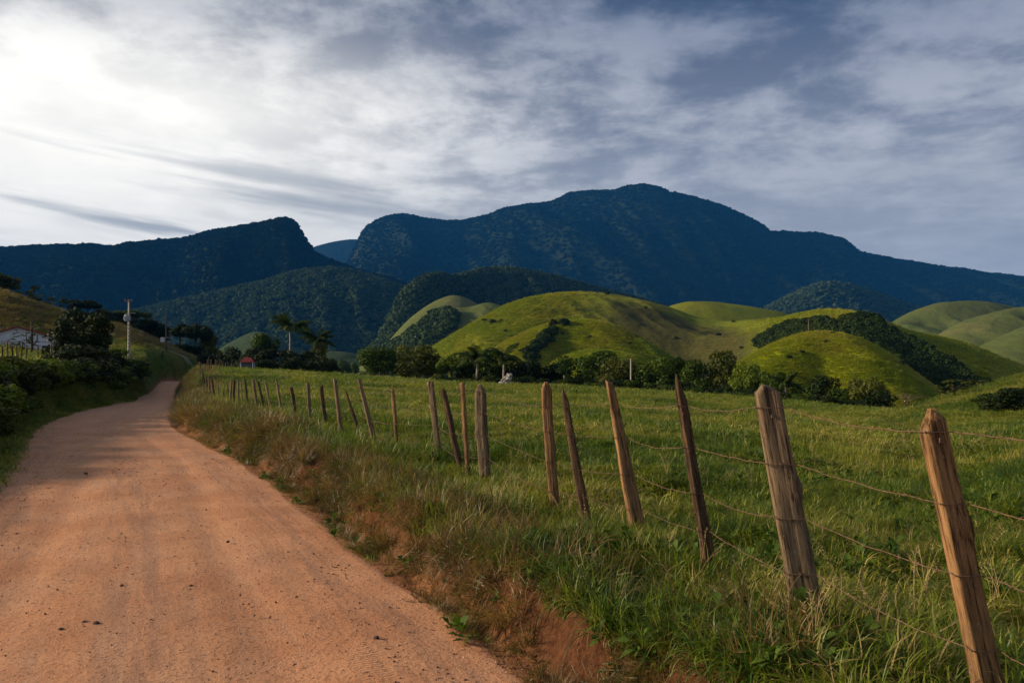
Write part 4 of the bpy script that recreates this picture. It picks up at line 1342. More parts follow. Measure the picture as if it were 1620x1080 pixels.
def trunk_mesh(lob, seed, mat=None, thick=.022, bare=0):
    rng = random.Random(seed); mb = MB()
    top = Vector((rng.uniform(-.04, .04), rng.uniform(-.04, .04), .55))
    mb.tube([(0, 0, -.05), (0.005, 0, .12), top * .5 + Vector((.01, 0, .05)), top], [thick * 1.5, thick, thick * .8, thick * .55], 8, jit=.08, rng=rng)
    for l in lob[:10]:
        tip = Vector(l[:3]); st = top * rng.uniform(.45, 1.0)
        mid = st.lerp(tip, .5) + Vector((0, 0, .04))
        mb.tube([st, mid, tip], [thick * .45, thick * .3, thick * .12], 5)
        for j in range(bare):
            q = mid.lerp(tip, rng.random())
            e = q + Vector((rng.uniform(-1, 1), rng.uniform(-1, 1), rng.uniform(-.2, 1))) * .14
            mb.tube([q, e], [thick * .14, thick * .06], 3)
            for jj in range(3):
                e2 = e + Vector((rng.uniform(-1, 1), rng.uniform(-1, 1), rng.uniform(-.2, 1))) * .08
                mb.tube([q.lerp(e, .7), e2], [thick * .09, thick * .04], 3)
    return mb.mesh('trunk', mat or M_BARK, True)


VAR = {}
for kind, cnt, nl, sz in (('round', 3, 4200, .030), ('bush', 4, 3400, .036), ('spread', 3, 3000, .030), ('sparse', 3, 1300, .026), ('tall', 3, 3600, .028)):
    VAR[kind] = []
    for i in range(cnt):
        base = crown('crown', M_LEAF, 500 + i * 13 + len(kind), kind, nl, sz)
        VAR[kind].append((base[0], base[1], trunk_mesh(base[1], i + 50)))
_MC = {}


def with_mat(me, mat):
    key = (me.name, mat.name)
    if key not in _MC:
        c = me.copy(); c.materials.clear(); c.materials.append(mat); _MC[key] = c
    return _MC[key]


def tree(px, D, top, wpx, kind, v, mat, label, group=None, name=None, cat='tree', base=None, rz=None, h_min=None):
    b_ = P(px, D) if base is None else base
    topz = CAMZ + (HOR - top) / F * D
    H = max(topz - b_.z, h_min or 0.6)
    W = wpx / F * D * 1.22
    nm = name or {'round': 'round_tree', 'bush': 'bush', 'spread': 'spreading_tree', 'sparse': 'thin_tree', 'tall': 'tall_tree'}[kind]
    rz = rz if rz is not None else (px * 1.7) % 6.28
    me, lob, tr = VAR[kind][v % len(VAR[kind])]
    me = with_mat(me, mat)
    if kind == 'bush':
        o = obj(nm, me, None, b_ - Vector((0, 0, 0.05))); o.rotation_euler = (0, 0, rz); o.scale = (W, W, H)
        return tag(o, label, cat, group)
    root = empty(nm, b_, rz, (W, W, H))
    tag(root, label, cat, group)
    obj('trunk', tr, root); obj('crown', me, root)
    return root


LF, OL, DK, BR = M_LEAF, M_LEAF2, M_LEAFD, M_BRIGHT
TREES = [
    # px, D, top, width px, kind, variant, material, label
    (8, 195, 433, 62, 'tall', 0, OL, 'leafy tree at the far left on top of the hill'),
    (-30, 190, 425, 60, 'round', 0, LF, 'dense tree on the hilltop, cut by the left frame edge'),
    (52, 196, 452, 46, 'sparse', 0, OL, 'thin see-through tree on the hill crest above the white house'),
    (78, 198, 470, 36, 'sparse', 2, OL, 'low scraggy tree on the hill crest beside the thin one'),
    (108, 190, 466, 48, 'sparse', 1, OL, 'pale half-bare tree rising behind the big dark tree'),
    (138, 190, 474, 46, 'spread', 0, DK, 'dark tree on the slope just right of the pale half-bare tree'),
    (165, 195, 486, 44, 'spread', 1, OL, 'flat-topped tree on the slope left of the white pole'),
    (188, 192, 492, 44, 'round', 1, DK, 'dark round tree directly behind the white pole, left side'),
    (214, 200, 484, 40, 'spread', 2, LF, 'umbrella-shaped tree crown peeping over the grove behind the white pole'),
    (222, 190, 502, 56, 'round', 2, DK, 'black shaded tree right of the white pole'),
    (248, 192, 508, 44, 'round', 0, DK, 'dark tree between the white pole and the slender dark pole'),
    (285, 182, 512, 46, 'spread', 0, DK, 'wide dark tree just right of the slender dark pole'),
    (308, 184, 505, 56, 'spread', 1, DK, 'largest broad-crowned tree at the lower end of the left hill'),
    (332, 186, 522, 48, 'round', 1, OL, 'tree at the foot of the left hill with pale leaves on its right side'),
    (296, 178, 540, 50, 'bush', 0, DK, 'dark undergrowth bush below the broad-crowned tree'),
    (328, 172, 548, 50, 'bush', 1, DK, 'low dark bush at the very foot of the left hill'),
    (126, 68, 480, 96, 'tall', 1, DK, 'big almost black tree beside the white house'),
    (152, 66, 498, 58, 'tall', 2, DK, 'right-hand leaning half of the black tree group by the house'),
    (108, 64, 500, 50, 'round', 1, DK, 'low dark tree against the right wall of the white house'),
    (126, 60, 540, 84, 'bush', 2, DK, 'heavy dark bush under the big black tree'),
    (176, 84, 548, 40, 'bush', 0, DK, 'dark shrub on the bank between the black tree and the white pole'),
    (98, 52, 548, 60, 'bush', 3, DK, 'dark shrub on the bank before the right corner of the house'),
    (184, 105, 545, 34, 'spread', 2, BR, 'bright green banana-like clump near the white pole'),
    (370, 150, 545, 34, 'round', 0, DK, 'small dark round tree left of the red-roofed hut'),
    (352, 160, 556, 24, 'round', 2, DK, 'smallest dark round tree between the hill and the hut'),
    (418, 146, 521, 62, 'tall', 0, LF, 'tall tree with sunlit crown left of the highest palm'),
    (402, 140, 545, 50, 'round', 2, DK, 'dark tree just behind the red-roofed hut'),
    (436, 138, 548, 66, 'round', 1, DK, 'dark tree below the tall sunlit crown'),
    (474, 138, 552, 60, 'round', 0, DK, 'dark tree at the foot of the highest palm'),
    (508, 138, 545, 48, 'tall', 2, OL, 'brownish tree behind the lower palm'),
    (506, 134, 560, 58, 'bush', 3, DK, 'dark bush right of the palms at the end of the grove'),
    (599, 120, 547, 70, 'round', 2, LF, 'dense round dark green tree standing alone in the gap'),
    (662, 126, 549, 62, 'round', 0, OL, 'round olive tree right of the dense dark one'),
    (690, 132, 566, 34, 'round', 1, OL, 'small tree tucked against the olive round tree'),
    (716, 122, 562, 46, 'spread', 1, BR, 'lighter green low tree left of the first field palm'),
    (742, 124, 556, 60, 'tall', 1, OL, 'bushy tree around the trunk of the first field palm'),
    (778, 120, 566, 54, 'tall', 2, LF, 'bushy tree between the two field palms'),
    (820, 122, 574, 62, 'round', 2, DK, 'dark mound-shaped tree below the tan slope'),
    (858, 120, 580, 60, 'round', 0, DK, 'second dark mound-shaped tree below the tan slope'),
    (905, 122, 566, 56, 'round', 1, LF, 'tree with lit top left of the lone pale pole'),
    (948, 118, 556, 70, 'tall', 0, LF, 'highest leafy tree in the middle of the treeline'),
    (975, 114, 572, 52, 'round', 2, OL, 'rounded tree right of the highest middle tree'),
    (1010, 116, 582, 44, 'spread', 0, BR, 'light green tree by the lone pale pole'),
    (1040, 112, 568, 60, 'round', 0, LF, 'full dark tree left of the sharp-tipped fence post'),
    (1075, 110, 564, 60, 'tall', 1, LF, 'tree right behind the sharp-tipped fence post'),
    (1112, 108, 572, 58, 'round', 1, LF, 'leafy tree between the sharp-tipped post and the widest post'),
    (1148, 106, 566, 56, 'tall', 2, OL, 'tall tree left of the widest post, at the knoll foot'),
    (1178, 102, 578, 40, 'round', 2, BR, 'bright green round tree just left of the widest post'),
    (1200, 100, 588, 36, 'spread', 2, BR, 'small bright tree behind the top of the widest post'),
    (1222, 98, 592, 40, 'round', 0, LF, 'small tree left of the palm at the knoll foot'),
    (1275, 96, 604, 52, 'bush', 0, LF, 'bush right of the palm at the knoll foot'),
    (1308, 94, 598, 44, 'round', 1, DK, 'dark upright tree in the thicket below the knoll'),
    (1342, 92, 606, 56, 'bush', 1, LF, 'wide bush in the middle of the thicket below the knoll'),
    (1372, 90, 604, 50, 'round', 2, OL, 'tree with pale crown at the right end of the thicket'),
    (1392, 86, 622, 44, 'bush', 2, DK, 'last low bush of the thicket below the knoll'),
    (1586, 60, 607, 70, 'bush', 3, DK, 'big dark bush on the slope at the right edge'),
    (1634, 64, 600, 50, 'bush', 0, DK, 'bush half outside the right edge of the frame'),
    (1556, 70, 632, 34, 'bush', 1, LF, 'smaller green bush left of the big dark bush on the right-hand slope'),
    (1510, 84, 600, 60, 'sparse', 0, OL, 'thin shrubby tree above the right-hand slope'),
    (1548, 92, 596, 50, 'sparse', 1, OL, 'second thin shrubby tree above the right-hand slope'),
]
for a in TREES:
    if 600 < a[0] < 1480: a = (a[0], a[1], a[2] - 8, a[3] * 1.25) + tuple(a[4:])
    tree(*a[:6], a[6], a[7], cat='bush' if a[4] == 'bush' else 'tree')
# understorey bushes that fill the foot of the treeline
rb = random.Random(3)
for i in range(34):
    px = 800 + i * 18 + rb.uniform(-6, 6)
    if px > 1400: break
    yt = np.interp(px, [800, 880, 1000, 1100, 1200, 1300, 1400], [592, 596, 598, 603, 612, 622, 640]) + rb.uniform(-5, 5)
    tree(px, np.interp(px, [800, 1400], [110, 84]) + rb.uniform(-3, 3), yt, rb.uniform(30, 46), 'bush', i, (DK, DK, LF)[i % 3],
         'dark bush in the continuous hedge along the far edge of the pasture', 'hedge bushes beyond the pasture', cat='bush')
for i in range(12):
    px = 392 + i * 12.4 + rb.uniform(-3, 3)
    tree(px, 131 + rb.uniform(-2, 2), 562 + rb.uniform(-5, 6), rb.uniform(24, 34), 'bush', i, DK,
         'black shaded bush in the hedge at the foot of the two tall palms', 'hedge bushes below the tall palms', cat='bush')
for i in range(9):
    px = 628 + i * 21 + rb.uniform(-4, 4)
    tree(px, 112 + rb.uniform(-2, 2), 590 + rb.uniform(-4, 4), rb.uniform(22, 34), 'bush', i, (DK, OL)[i % 2],
         'low bush between the round trees and the field palms', 'low bushes by the field palms', cat='bush')
# small far trees in the valley gap
for i, (px, D, yt, wp) in enumerate([(540, 420, 565, 34), (556, 430, 570, 26), (575, 400, 585, 20), (545, 300, 588, 22), (700, 380, 570, 20), (722, 390, 574, 22), (690, 300, 580, 16)]):
    tree(px, D, yt, wp, 'round', i, LF, 'small hazy tree in the valley gap beyond the pasture', 'hazy trees in the valley gap', base=Vector(((px - CX) / F * D, D, -10.4)))
# bushes on the left bank
LB = []
_m = [BR, LF, DK, LF, DK, DK, LF, DK, OL, DK]
_r = random.Random(8)
D_ = 14.5
_i = 0
while D_ < 112:
    LB.append((D_, -3.45 - D_ * .004 + _r.uniform(-.15, .15), (0.85 if D_ < 22 else 1.25) + D_ * .012, 1.8 + D_ * .03, _m[_i % 10]))
    if D_ < 24: LB[-1] = LB[-1][:4] + ((BR, LF, BR, OL)[_i % 4],)
    LB.append((D_ + .8, -4.9 + _r.uniform(-.2, .2), 1.25 + D_ * .011, 1.6 + D_ * .026, _m[(_i * 3 + 2) % 10] if D_ > 24 else (BR, LF)[_i % 2]))
    if 20 < D_ < 70 and _i % 2: LB.append((D_ + .4, -6.2, 1.1 + D_ * .008, 1.8 + D_ * .02, DK))
    D_ += 1.25 + D_ * .045; _i += 1
for i, (D, s_, H, W, mt) in enumerate(LB):
    x_ = float(road_c(D)) + s_ * math.sqrt(1 + 0.45 ** 2)
    if s_ < -4.5:
        H = max(0.7, 1.8 + np.interp(D, [12, 25, 60, 120], [-.03, .006, .018, .017]) * D * (1 + .25 * math.sin(i * 2.1)) - h1(x_, D) + 0.25)
    o = obj('bush', with_mat(VAR['bush'][i % 4][0], mt), None, (x_, D, h1(x_, D) - 0.25))
    o.rotation_euler = (0, 0, i * 1.3); o.scale = (W, W * 1.1, H * _r.uniform(.85, 1.15))
    cn = {BR: 'yellow-green', OL: 'olive', DK: 'near-black', LF: 'dark green'}[mt]
    where = ('low on' if s_ > -4.5 else 'along the top of') + ' the left bank, ' + ('nearest the camera' if D < 20 else 'beside the middle of the road' if D < 45 else 'near the road bend')
    tag(o, f'{cn} bush {where}', 'bush', f'{cn} bushes {where}')

# leafless tree at the foot of the knoll, lone hillside bushes
bl = crown('crown', M_LEAF, 77, 'spread', 10, .01)[1]
bare = trunk_mesh(bl, 9, M_TWIG, .02, 7)
o = obj('bare_tree', bare, None, P(1432, 92)); o.scale = (5.2, 5.2, CAMZ - 30 / F * 92 - h1(*P(1432, 92)[:2]) + .4)
tag(o, 'small leafless pinkish-brown tree at the foot of the right knoll', 'tree')
for px, t_, w_, lab, sf in ((779, -0.28, 5, 'tiny round bush high on the left flank of the big pasture hill', s_big),
                            (1010, -0.62, 4, 'single dark bush low on the right side of the nearer knoll', s_kn),
                            (876, -0.17, 5, 'round dark bush capping the thicket on the nearer knoll', s_kn)):
    a = sf(np.array([float(px)]), np.array([t_]))
    o = obj('bush', with_mat(VAR['bush'][1][0], DK), None, (float(a[0][0]), float(a[1][0]), float(a[2][0]) - .2)); o.scale = (w_, w_, w_ * .8)
    tag(o, lab, 'bush')


# ------------------------------------------------------------------ palms
def frond_mesh(seed, L=1.0):
    rng = np.random.RandomState(seed); mb = MB(); V = []; Fq = []; n = 0; T = []
    pts = []
    th = 0.25
    p = np.array([0., 0., 0.])
    for k in range(13):
        pts.append(p.copy())
        p = p + np.array([math.sin(th), 0, math.cos(th)]) * L / 12
        th += 0.125
    for k in range(12):
        a, b_ = pts[k], pts[k + 1]
        for w_ in (0.012 * (1 - k / 14),):
            V += [a + (0, -w_, 0), a + (0, w_, 0), b_ + (0, w_, 0), b_ + (0, -w_, 0)]; Fq.append((n, n + 1, n + 2, n + 3)); n += 4; T += [.5] * 4
        for j in range(4):
            q = (j + rng.rand()) / 4; c = a * (1 - q) + b_ * q
            f = (k + q) / 12
            ll = .26 * L * math.sin(math.pi * min(1, .18 + f * .80)) ** .7
            for sd in (-1, 1):
                dirv = np.array([.45, sd * .85, -.35 + rng.normal(0, .22)]); dirv /= np.linalg.norm(dirv)
                tip = c + dirv * ll + np.array([0, 0, -ll * .25]); mid = c + dirv * ll * .5
                wv = np.array([.014, 0, .004]) * L * .8
                V += [c - wv, c + wv, mid + wv * 1.3, mid - wv * 1.3, tip]; T += [rng.rand()] * 5
                Fq.append((n, n + 1, n + 2, n + 3)); Fq.append((n + 3, n + 2, n + 4, n + 4)); n += 5
    F4 = np.array([f for f in Fq if f[2] != f[3]]); F3 = np.array([f[:3] for f in Fq if f[2] == f[3]])
    return np_mesh('frond', np.array(V), [F4, F3], M_PALM, False, {'tint': T})


FRONDS = [frond_mesh(i) for i in range(3)]


def palm(px, D, ctop, base_py, fl, label, nf=18, bark=M_PALMBARK):
    """ctop: image height of the crown's heart; fl frond length in metres"""
    b_ = P(px, D)
    H = CAMZ + (HOR - ctop) / F * D - b_.z
    root = empty('palm_tree', b_, px % 3)
    tag(root, label, 'palm tree')
    mb = MB(); r = 0.17
    hs = [-.3, 0, H * .15, H * .45, H * .8, H * .86, H * .93, H]
    mb.tube([(0.03 * math.sin(h_), 0, h_) for h_ in hs], [r * 1.5, r * 1.3, r, r * 1.12, r * .8, r * .85, r * .6, r * .3], 10)
    obj('trunk', mb.mesh('trunk', bark, True), root)
    rng = random.Random(px)
    els = [(j + .5) / nf for j in range(nf)]; rng.shuffle(els)
    for k in range(nf):
        o = obj('frond', FRONDS[k % 3], root, (0, 0, H * .97))
        o.rotation_euler = (0, -0.20 + 1.15 * els[k] + rng.uniform(-.1, .1), k * 2.4 + rng.uniform(-.2, .2))
        s_ = fl * rng.uniform(.85, 1.1); o.scale = (s_, s_, s_)


palm(459, 142, 517, 590, 4.3, 'highest royal palm standing clear above the dark grove')
palm(502, 140, 539, 590, 4.4, 'lower royal palm right of the highest one')
palm(755, 112, 568, 608, 3.4, 'dark palm with slim pale trunk left in the field treeline')
palm(797, 116, 566, 604, 3.5, 'dark palm right of the slim-trunked one in the field treeline')
palm(1243, 96, 606, 636, 2.3, 'small palm at the foot of the right knoll')
palm(893, 108, 590, 612, 1.8, 'short palm half hidden in the middle treeline')


def papaya(px, D, ctop, label):
    b_ = P(px, D); H = CAMZ + (HOR - ctop) / F * D - b_.z
    root = empty('papaya_tree', b_); tag(root, label, 'tree')
    mb = MB(); mb.tube([(0, 0, -.2), (.05, 0, H * .5), (0, 0, H)], [.13, .11, .08], 8)
    mb.tube([(.05, 0, H * .3), (.5, 0, H * .45), (.55, 0, H * .62)], [.07, .06, .04], 6)
    mb.tube([(.02, 0, H * .35), (-.55, .1, H * .5), (-.6, .1, H * .68)], [.07, .06, .04], 6)
    obj('trunk', mb.mesh('trunk', M_BARK, True), root)
    rng = np.random.RandomState(5)
    for (cx, cz, n_) in ((0, H, 16), (.55, H * .62, 10), (-.6, H * .68, 10), (.1, H * .42, 8)):
        for k in range(n_):
            V = []; a = rng.rand() * 6.28; l = rng.uniform(.5, .95); dz = rng.uniform(-.5, .35)
            c = np.array([math.cos(a) * l, math.sin(a) * l, dz])
            V += [(0, 0, 0), tuple(c * .5 + (0, 0, .08)), tuple(c)]
            vs = [(0, -.01, 0), (0, .01, 0), tuple(c + (0, .01, 0)), tuple(c + (0, -.01, 0))]; fs = [(0, 1, 2, 3)]
            base = 4
            for j in range(7):
                an = a + (j - 3) * .55; ll = .34 * (1 - abs(j - 3) * .1)
                tip = c + np.array([math.cos(an) * ll, math.sin(an) * ll, -.25 * ll - rng.rand() * .12])
                pr = np.array([-math.sin(an), math.cos(an), 0]) * .06; md = (c + tip) / 2 + (0, 0, .03)
                vs += [tuple(c), tuple(md + pr), tuple(tip), tuple(md - pr)]; fs.append((base, base + 1, base + 2, base + 3)); base += 4
            o = obj('leaf', np_mesh('leaf', np.array(vs), np.array(fs), M_PALM, False, {'tint': rng.rand(len(vs))}), root, (cx, 0, cz))


papaya(50, 74, 507, 'slender papaya-like tree with hanging leaves before the white house')
papaya(30, 78, 540, 'shorter papaya-like sapling in front of the white wall')

# ------------------------------------------------------------------ buildings
M_WALL = mat_plain('whitewashed_wall', (0.62, 0.63, 0.66), 0.9, 0.12, 1.5, 0.2)
M_TILE = mat_plain('red_clay_tile', (0.26, 0.075, 0.04), 0.85, 0.35, 4)
M_DARK = mat_plain('dark_opening', (0.02, 0.018, 0.016), 0.7, 0.2)
M_FRAME = mat_plain('window_frame', (0.30, 0.28, 0.25), 0.7, 0.2)
M_CONC = mat_plain('pale_concrete', (0.36, 0.34, 0.30), 0.9, 0.15, 2)
M_METAL = mat_plain('grey_transformer_metal', (0.42, 0.44, 0.46), 0.5, 0.1, 4)
M_REDARM = mat_plain('reddish_crossarm', (0.30, 0.11, 0.09), 0.8, 0.3, 4)
M_INS = mat_plain('insulators', (0.25, 0.20, 0.17), 0.4, 0.2)
M_POLEWOOD = mat_plain('dark_pole_wood', (0.07, 0.055, 0.045), 0.9, 0.3, 4)


def house():
    D = 95; q = D / F
    b_ = P(28, D); b_.z = CAMZ + (HOR - 566) * q
    root = empty('white_house', b_, math.radians(27))
    tag(root, 'low whitewashed house with red tile roof edge at the left', 'house')
    Lw, Rw = -64 * q, 61 * q
    pk = (566 - 518) * q; eL = (566 - 540) * q; eR = (566 - 537) * q
    dep = 9.0
    # gable wall with openings built round them
    mb = MB(); th = .2
    xs = [Lw, 0, 33 * q, 42 * q, 44.5 * q, 52.5 * q, Rw]
    def roofz(x): return pk + (eL - pk) * (x / Lw) if x < 0 else pk + (eR - pk) * (x / Rw)
    holes = {2: (-1.0, 20 * q), 4: (12.5 * q, 20 * q)}
    def wallpiece(xa, xb, za, zb0, zb1):
        vs = [(xa, 0, za), (xb, 0, za), (xb, 0, zb1), (xa, 0, zb0), (xa, th, za), (xb, th, za), (xb, th, zb1), (xa, th, zb0)]
        mb.add(vs, [(0, 1, 2, 3), (5, 4, 7, 6), (0, 4, 5, 1), (1, 5, 6, 2), (2, 6, 7, 3), (3, 7, 4, 0)])
    for i in range(6):
        xa, xb = xs[i], xs[i + 1]
        if i in holes:
            z0, z1 = holes[i]
            if z0 > -1: wallpiece(xa, xb, -1, z0, z0)
            wallpiece(xa, xb, z1, roofz(xa), roofz(xb))
        else:
            wallpiece(xa, xb, -1, roofz(xa), roofz(xb))
    mb.box((Lw + .1, dep / 2 + .1, (eL - 1) / 2), (.2, dep - .2, eL + 1)); mb.box((Rw - .1, dep / 2 + .1, (eR - 1) / 2), (.2, dep - .2, eR + 1))
    mb.box(((Lw + Rw) / 2, dep + .05, (min(eL, eR) - 1) / 2), (Rw - Lw - .42, .2, min(eL, eR) + 1))
    obj('wall', mb.mesh('wall', M_WALL), root)
    for sgn, xe, ze in ((-1, Lw, eL), (1, Rw, eR)):
        rp = obj('roof', None, root) if False else None
        mb = MB(); n = 14
        ov = .35
        sl = (ze - pk) / abs(xe); x1 = abs(xe) + ov; z1 = pk + sl * x1
        vs = []
        for j in range(2):
            yy = -.35 if j == 0 else dep + .3
            vs += [(0, yy, pk + .02), (sgn * x1, yy, z1 + .02), (sgn * x1, yy, z1 + .12), (0, yy, pk + .12)]
        mb.add(vs, [(0, 1, 2, 3), (7, 6, 5, 4), (0, 4, 5, 1), (1, 5, 6, 2), (2, 6, 7, 3), (3, 7, 4, 0)])
        roof = obj('roof', mb.mesh('roof', M_TILE), root)
        # rows of half-round clay tiles down the slope
        tb = MB()
        for k in range(30):
            yy = -.30 + k * (dep + .55) / 30
            tb.tube([(0.02 * sgn, yy, pk + .13), (sgn * x1, yy, z1 + .13)], .09, 6)
        o = obj('roof_tiles', tb.mesh('roof_tiles', M_TILE), roof); o['kind'] = 'stuff'
    # door and window
    mb = MB().box(((33 + 42) / 2 * q, .17, 9.0 * q - .2), (9 * q - .02, .05, 20 * q + .8)); d_ = obj('door', mb.mesh('door', M_DARK), root)
    mb = MB().box((34.2 * q + .1, .13, .6), (.04, .04, .12)); obj('handle', mb.mesh('handle', M_METAL), d_)
    cx = 48.5 * q; cz = 16.2 * q
    mb = MB()
    for dx in (-1, 1): mb.box((cx + dx * 3.75 * q, .0, cz), (.07, .10, 7.5 * q))
    for dz in (-1, 1): mb.box((cx, .0, cz + dz * 3.5 * q), (8 * q - .16, .10, .07))
    mb.box((cx, .02, cz), (8 * q - .16, .06, .05))
    w_ = obj('window', mb.mesh('window', M_FRAME), root)
    mb = MB().box((cx, .09, cz), (8 * q - .02, .03, 7.5 * q - .02)); obj('pane', mb.mesh('pane', M_DARK), w_)
    for px in (43.3,):
        mb = MB().tube([(px * q, -.5, -1), (px * q, -.5, 22 * q)], .12, 8); obj('porch_post', mb.mesh('porch_post', M_POLEWOOD), root)
    mb = MB().box(((Lw + Rw) / 2, -.02, eR - .25), (Rw - Lw - .1, .04, .06)); obj('string_course', mb.mesh('string_course', M_FRAME), root)


house()


def hut():
    D = 124; q = D / F
    b_ = P(392, D)
    b_.z = CAMZ + (HOR - 584) * q
    root = empty('small_hut', b_, .15)
    tag(root, 'tiny hut with hipped red roof and pale corner posts beyond the pasture', 'hut')
    mb = MB().box((0, 0, .5 * q * 10), (15 * q, 1.5, 12 * q)); obj('wall', mb.mesh('wall', mat_plain('hut_wall', (.10, .11, .12), .9, .2)), root)
    for sx in (-1, 1):
        for sy in (-1, 1):
            mb = MB().box((sx * 9 * q, sy * .85, 4 * q), (.13, .13, 14 * q)); obj('corner_post', mb.mesh('corner_post', M_WALL), root)
    z0 = 11.1 * q; z1 = 19 * q; w_ = 10.5 * q; dd = 1.1
    mb = MB().add([(-w_, -dd, z0), (w_, -dd, z0), (w_, dd, z0), (-w_, dd, z0), (-w_ * .5, 0, z1), (w_ * .5, 0, z1)],
                  [(0, 1, 5, 4), (1, 2, 5), (2, 3, 4, 5), (3, 0, 4), (3, 2, 1, 0)])
    obj('roof', mb.mesh('roof', mat_plain('red_painted_roof', (.22, .035, .03), .8, .2, 4)), root)


hut()


def pole_white():
    D = 120; q = D / F
    b_ = P(204, D)
    H = CAMZ + (HOR - 474) * q - b_.z
    root = empty('utility_pole', b_); tag(root, 'white concrete utility pole with transformer and red crossarm', 'utility pole')
    mb = MB().tube([(0, 0, -.4), (0, 0, H)], [.24, .13], 4); o = obj('pole', mb.mesh('pole', M_CONC), root)
    mb = MB()
    for k in range(10): mb.box((.0, -.215 + k * .008, H * .15 + k * .55), (.09, .02, .28))
    obj('climbing_slots', mb.mesh('climbing_slots', M_DARK), root)['kind'] = 'stuff'
    mb = MB().box((0, -.16, H - .25), (1.15, .11, .13)); obj('crossarm', mb.mesh('crossarm', M_REDARM), root)
    for dx in (-.5, 0, .5):
        mb = MB().tube([(dx, -.16, H - .18), (dx, -.16, H - .08), (dx, -.16, H - .02), (dx, -.16, H + .1)], [.03, .07, .05, .03], 8)
        obj('insulator', mb.mesh('insulator', M_INS), root)
    zt = CAMZ + (HOR - 503) * q - b_.z
    mb = MB().tube([(-.12, -.50, zt - .5), (-.12, -.50, zt - .42), (-.12, -.50, zt + .36), (-.12, -.50, zt + .46)], [.26, .32, .32, .24], 12)
    for k in range(8):
        a = k * math.pi / 4; mb.box((-.12 + .36 * math.cos(a), -.50 + .36 * math.sin(a), zt - .05), (.12, .03, .6), a)
    tr = obj('transformer', mb.mesh('transformer', M_METAL), root)
    for dx in (-.25, -.12, .01):
        mb = MB().tube([(dx, -.5, zt + .44), (dx, -.5, zt + .66)], [.04, .025], 6); obj('bushing', mb.mesh('bushing', M_INS), tr)
    mb = MB().box((.2, -.42, zt), (.36, .3, .7)); obj('meter_box', mb.mesh('meter_box', M_METAL), root)
    mb = MB().box((.4, -.16, zt + .75), (1.4, .07, .08)); obj('crossarm', mb.mesh('crossarm', M_CONC), root)
    return b_ + Vector((0, 0, H))


def pole_dark():
    D = 150; q = D / F
    b_ = P(263, D)
    H = CAMZ + (HOR - 500) * q - b_.z
    root = empty('utility_pole', b_); tag(root, 'slender dark wooden utility pole with pale box half-way up', 'utility pole')
    mb = MB().tube([(0, 0, -.4), (0, 0, H)], [.17, .09], 8); obj('pole', mb.mesh('pole', M_POLEWOOD), root)
    z1 = CAMZ + (HOR - 534) * q - b_.z
    mb = MB().box((0.1, -.14, z1), (2.3, .09, .11)); obj('crossarm', mb.mesh('crossarm', M_FRAME), root)
    for k, zz in enumerate((H - .1, H - 1.0, H - 1.6)):
        mb = MB().tube([(0, -.1, zz), (0, -.22, zz + .02), (0, -.25, zz + .16)], .045, 6); obj('insulator', mb.mesh('insulator', M_INS), root)
    mb = MB().box((-.55, -.2, z1 - .45), (.75, .45, .75)).box((-.55, -.2, z1 + .0), (.55, .3, .12)); obj('equipment_box', mb.mesh('equipment_box', M_METAL), root)
    return b_ + Vector((0, 0, H))


ta = pole_white(); tb_ = pole_dark()
mb = MB()
for dx, dz in ((-.5, 0), (0, .1), (.5, 0)):
    a = ta + Vector((dx, -.16, dz)); c = tb_ + Vector((dx * .3, -.25, -.2 - abs(dx)))
    mb.tube([a.lerp(c, k / 10) - Vector((0, 0, 4 * .5 * (k / 10) * (1 - k / 10))) for k in range(11)], .012, 3)
o = obj('power_lines', mb.mesh('power_lines', M_POLEWOOD)); tag(o, 'thin power lines strung between the white and the dark pole', 'power line')

# slim poles and a pale rail far off
def slim_pole(px, D, yt, b_, label, mat):
    H = CAMZ + (HOR - yt) / F * D - b_.z
    mb = MB().tube([(0, 0, -.3), (0, 0, H)], [.13, .09], 6).box((0, 0, H - .3), (.5, .06, .07))
    o = obj('thin_pole', mb.mesh('thin_pole', mat), None, b_); tag(o, label, 'pole')


slim_pole(998, 104, 567, P(998, 104), 'lone pale pole rising from the middle treeline', M_CONC)
a = s_kr(np.array([1279.0]), np.array([0.12])); slim_pole(1279, float(a[1][0]), 505, Vector((float(a[0][0]), float(a[1][0]), float(a[2][0]))), 'slim brown pole standing on top of the round knoll', M_TWIG)
mb = MB()
for j, off in enumerate((0, .55)):
    ptsr = [P(266 + k * 4.2, 152) + Vector((0, off * 3, .35 - off * .5)) for k in range(9)]
    mb.tube(ptsr, .07, 4)
o = obj('low_kerb_wall', mb.mesh('low_kerb_wall', M_CONC)); tag(o, 'pale low kerb running down the left hillside below the dark trees', 'kerb')
b_ = P(257, 140)
mb = MB().tube([(0, 0, -.1), (.02, 0, .5), (-.05, .02, .95), (0, 0, 1.15)], [.26, .20, .22, .12], 8, jit=.15, rng=random.Random(2))
o = obj('stump', mb.mesh('stump', M_POLEWOOD, True), None, b_); tag(o, 'dark stump on the grassy slope beside the dark pole', 'stump')


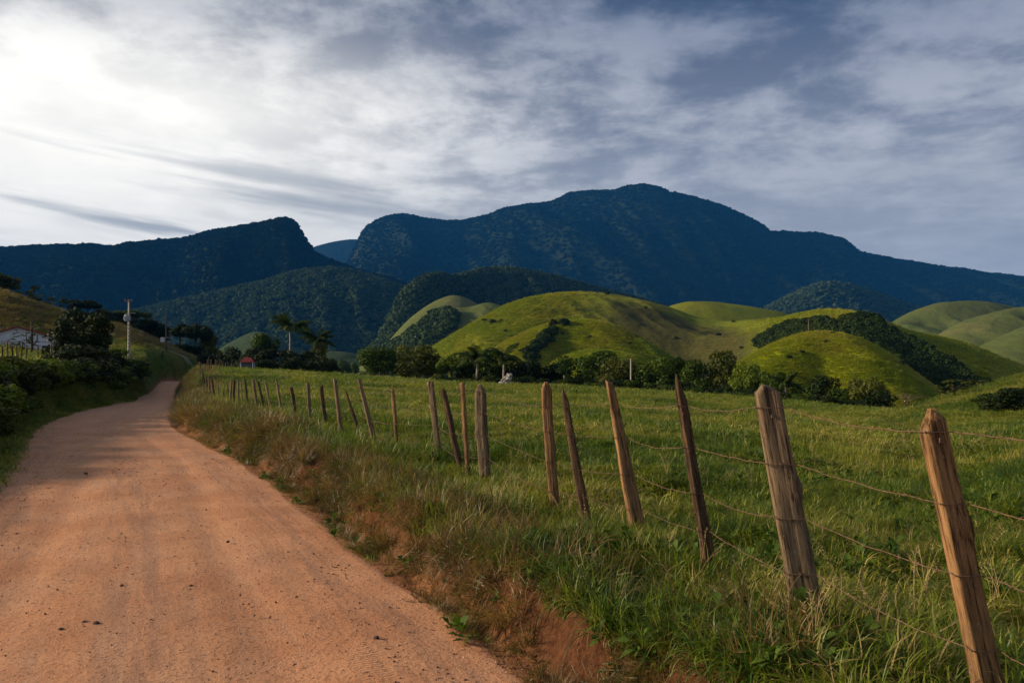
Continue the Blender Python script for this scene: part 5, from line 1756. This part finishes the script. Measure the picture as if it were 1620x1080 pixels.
def rock(loc, s, label, mat, seed, group=None):
    bm_rng = np.random.RandomState(seed)
    import bmesh
    bm = bmesh.new(); bmesh.ops.create_icosphere(bm, subdivisions=3, radius=1)
    for v in bm.verts:
        k = 1 + .5 * float(vnoise(np.array([v.co.x * 1.6 + seed]), np.array([v.co.y * 1.6 + v.co.z * 1.3]))[0] - .5) + .2 * float(vnoise(np.array([v.co.x * 5 + seed]), np.array([v.co.y * 5 + v.co.z * 4]))[0] - .5)
        v.co *= k
    me = bpy.data.meshes.new('rock'); bm.to_mesh(me); bm.free(); me.materials.append(mat)
    o = obj('rock', me, None, loc); o.scale = s; o.rotation_euler = (0, .1, seed)
    tag(o, label, 'rock', group)


M_PALEROCK = mat_plain('pale_rock', (.34, .32, .29), .9, .3, 6, 1.0)
M_DARKROCK = mat_plain('dark_rock', (.13, .08, .06), .9, .3, 12, 1.0)
p0 = P(648, 8.35); rock(p0 + Vector((0, 0, .02)), (.085, .05, .045), 'pale broken rock lying on the verge below the bank', M_PALEROCK, 1)
for i, (px, dz, sx) in enumerate(((795, .2, .45), (803, .25, .5), (804, .85, .5), (798, .6, .4), (806, 1.3, .35))):
    D = 97; c = P(px, D); rock(c + Vector((0, 0, dz)), (sx, sx, sx * .7), 'pale stone in the small heap at the foot of the field palms', M_PALEROCK, 10 + i, 'pale stones heaped below the palms')
for i, (px, py, r_) in enumerate(((192, 930, .015), (152, 990, .02), (133, 988, .014), (96, 1000, .016), (596, 1013, .016), (302, 930, .013), (360, 860, .016), (820, 1034, .016), (136, 751, .028))):
    D = 1.8 * F / (py - HOR); xx = (px - CX) / F * D
    rock(Vector((xx, D, .018 + r_ * .3)), (r_ * 1.3, r_, r_ * .7), 'dark loose stone lying on the dirt road', M_DARKROCK, 30 + i, 'dark stones on the road')

# ------------------------------------------------------------------ air
mh = bpy.data.materials.new('haze')
mh.use_nodes = True
t = NT(mh.node_tree)
pv = t.n('ShaderNodeVolumePrincipled', {'Color': (0.03, 0.26, 0.80, 1), 'Density': 0.000052, 'Anisotropy': 0.0})
t.n('ShaderNodeOutputMaterial', {'Volume': pv.outputs[0]})
mh.cycles.homogeneous_volume = True
b = MB().box((0, 3500, 0), (15000, 12000, 1))
me = b.mesh('haze', mh)
for v in me.vertices:
    v.co.z = -11.6 if v.co.z < 0 else 1330.0
tag(obj('haze', me), kind='stuff')
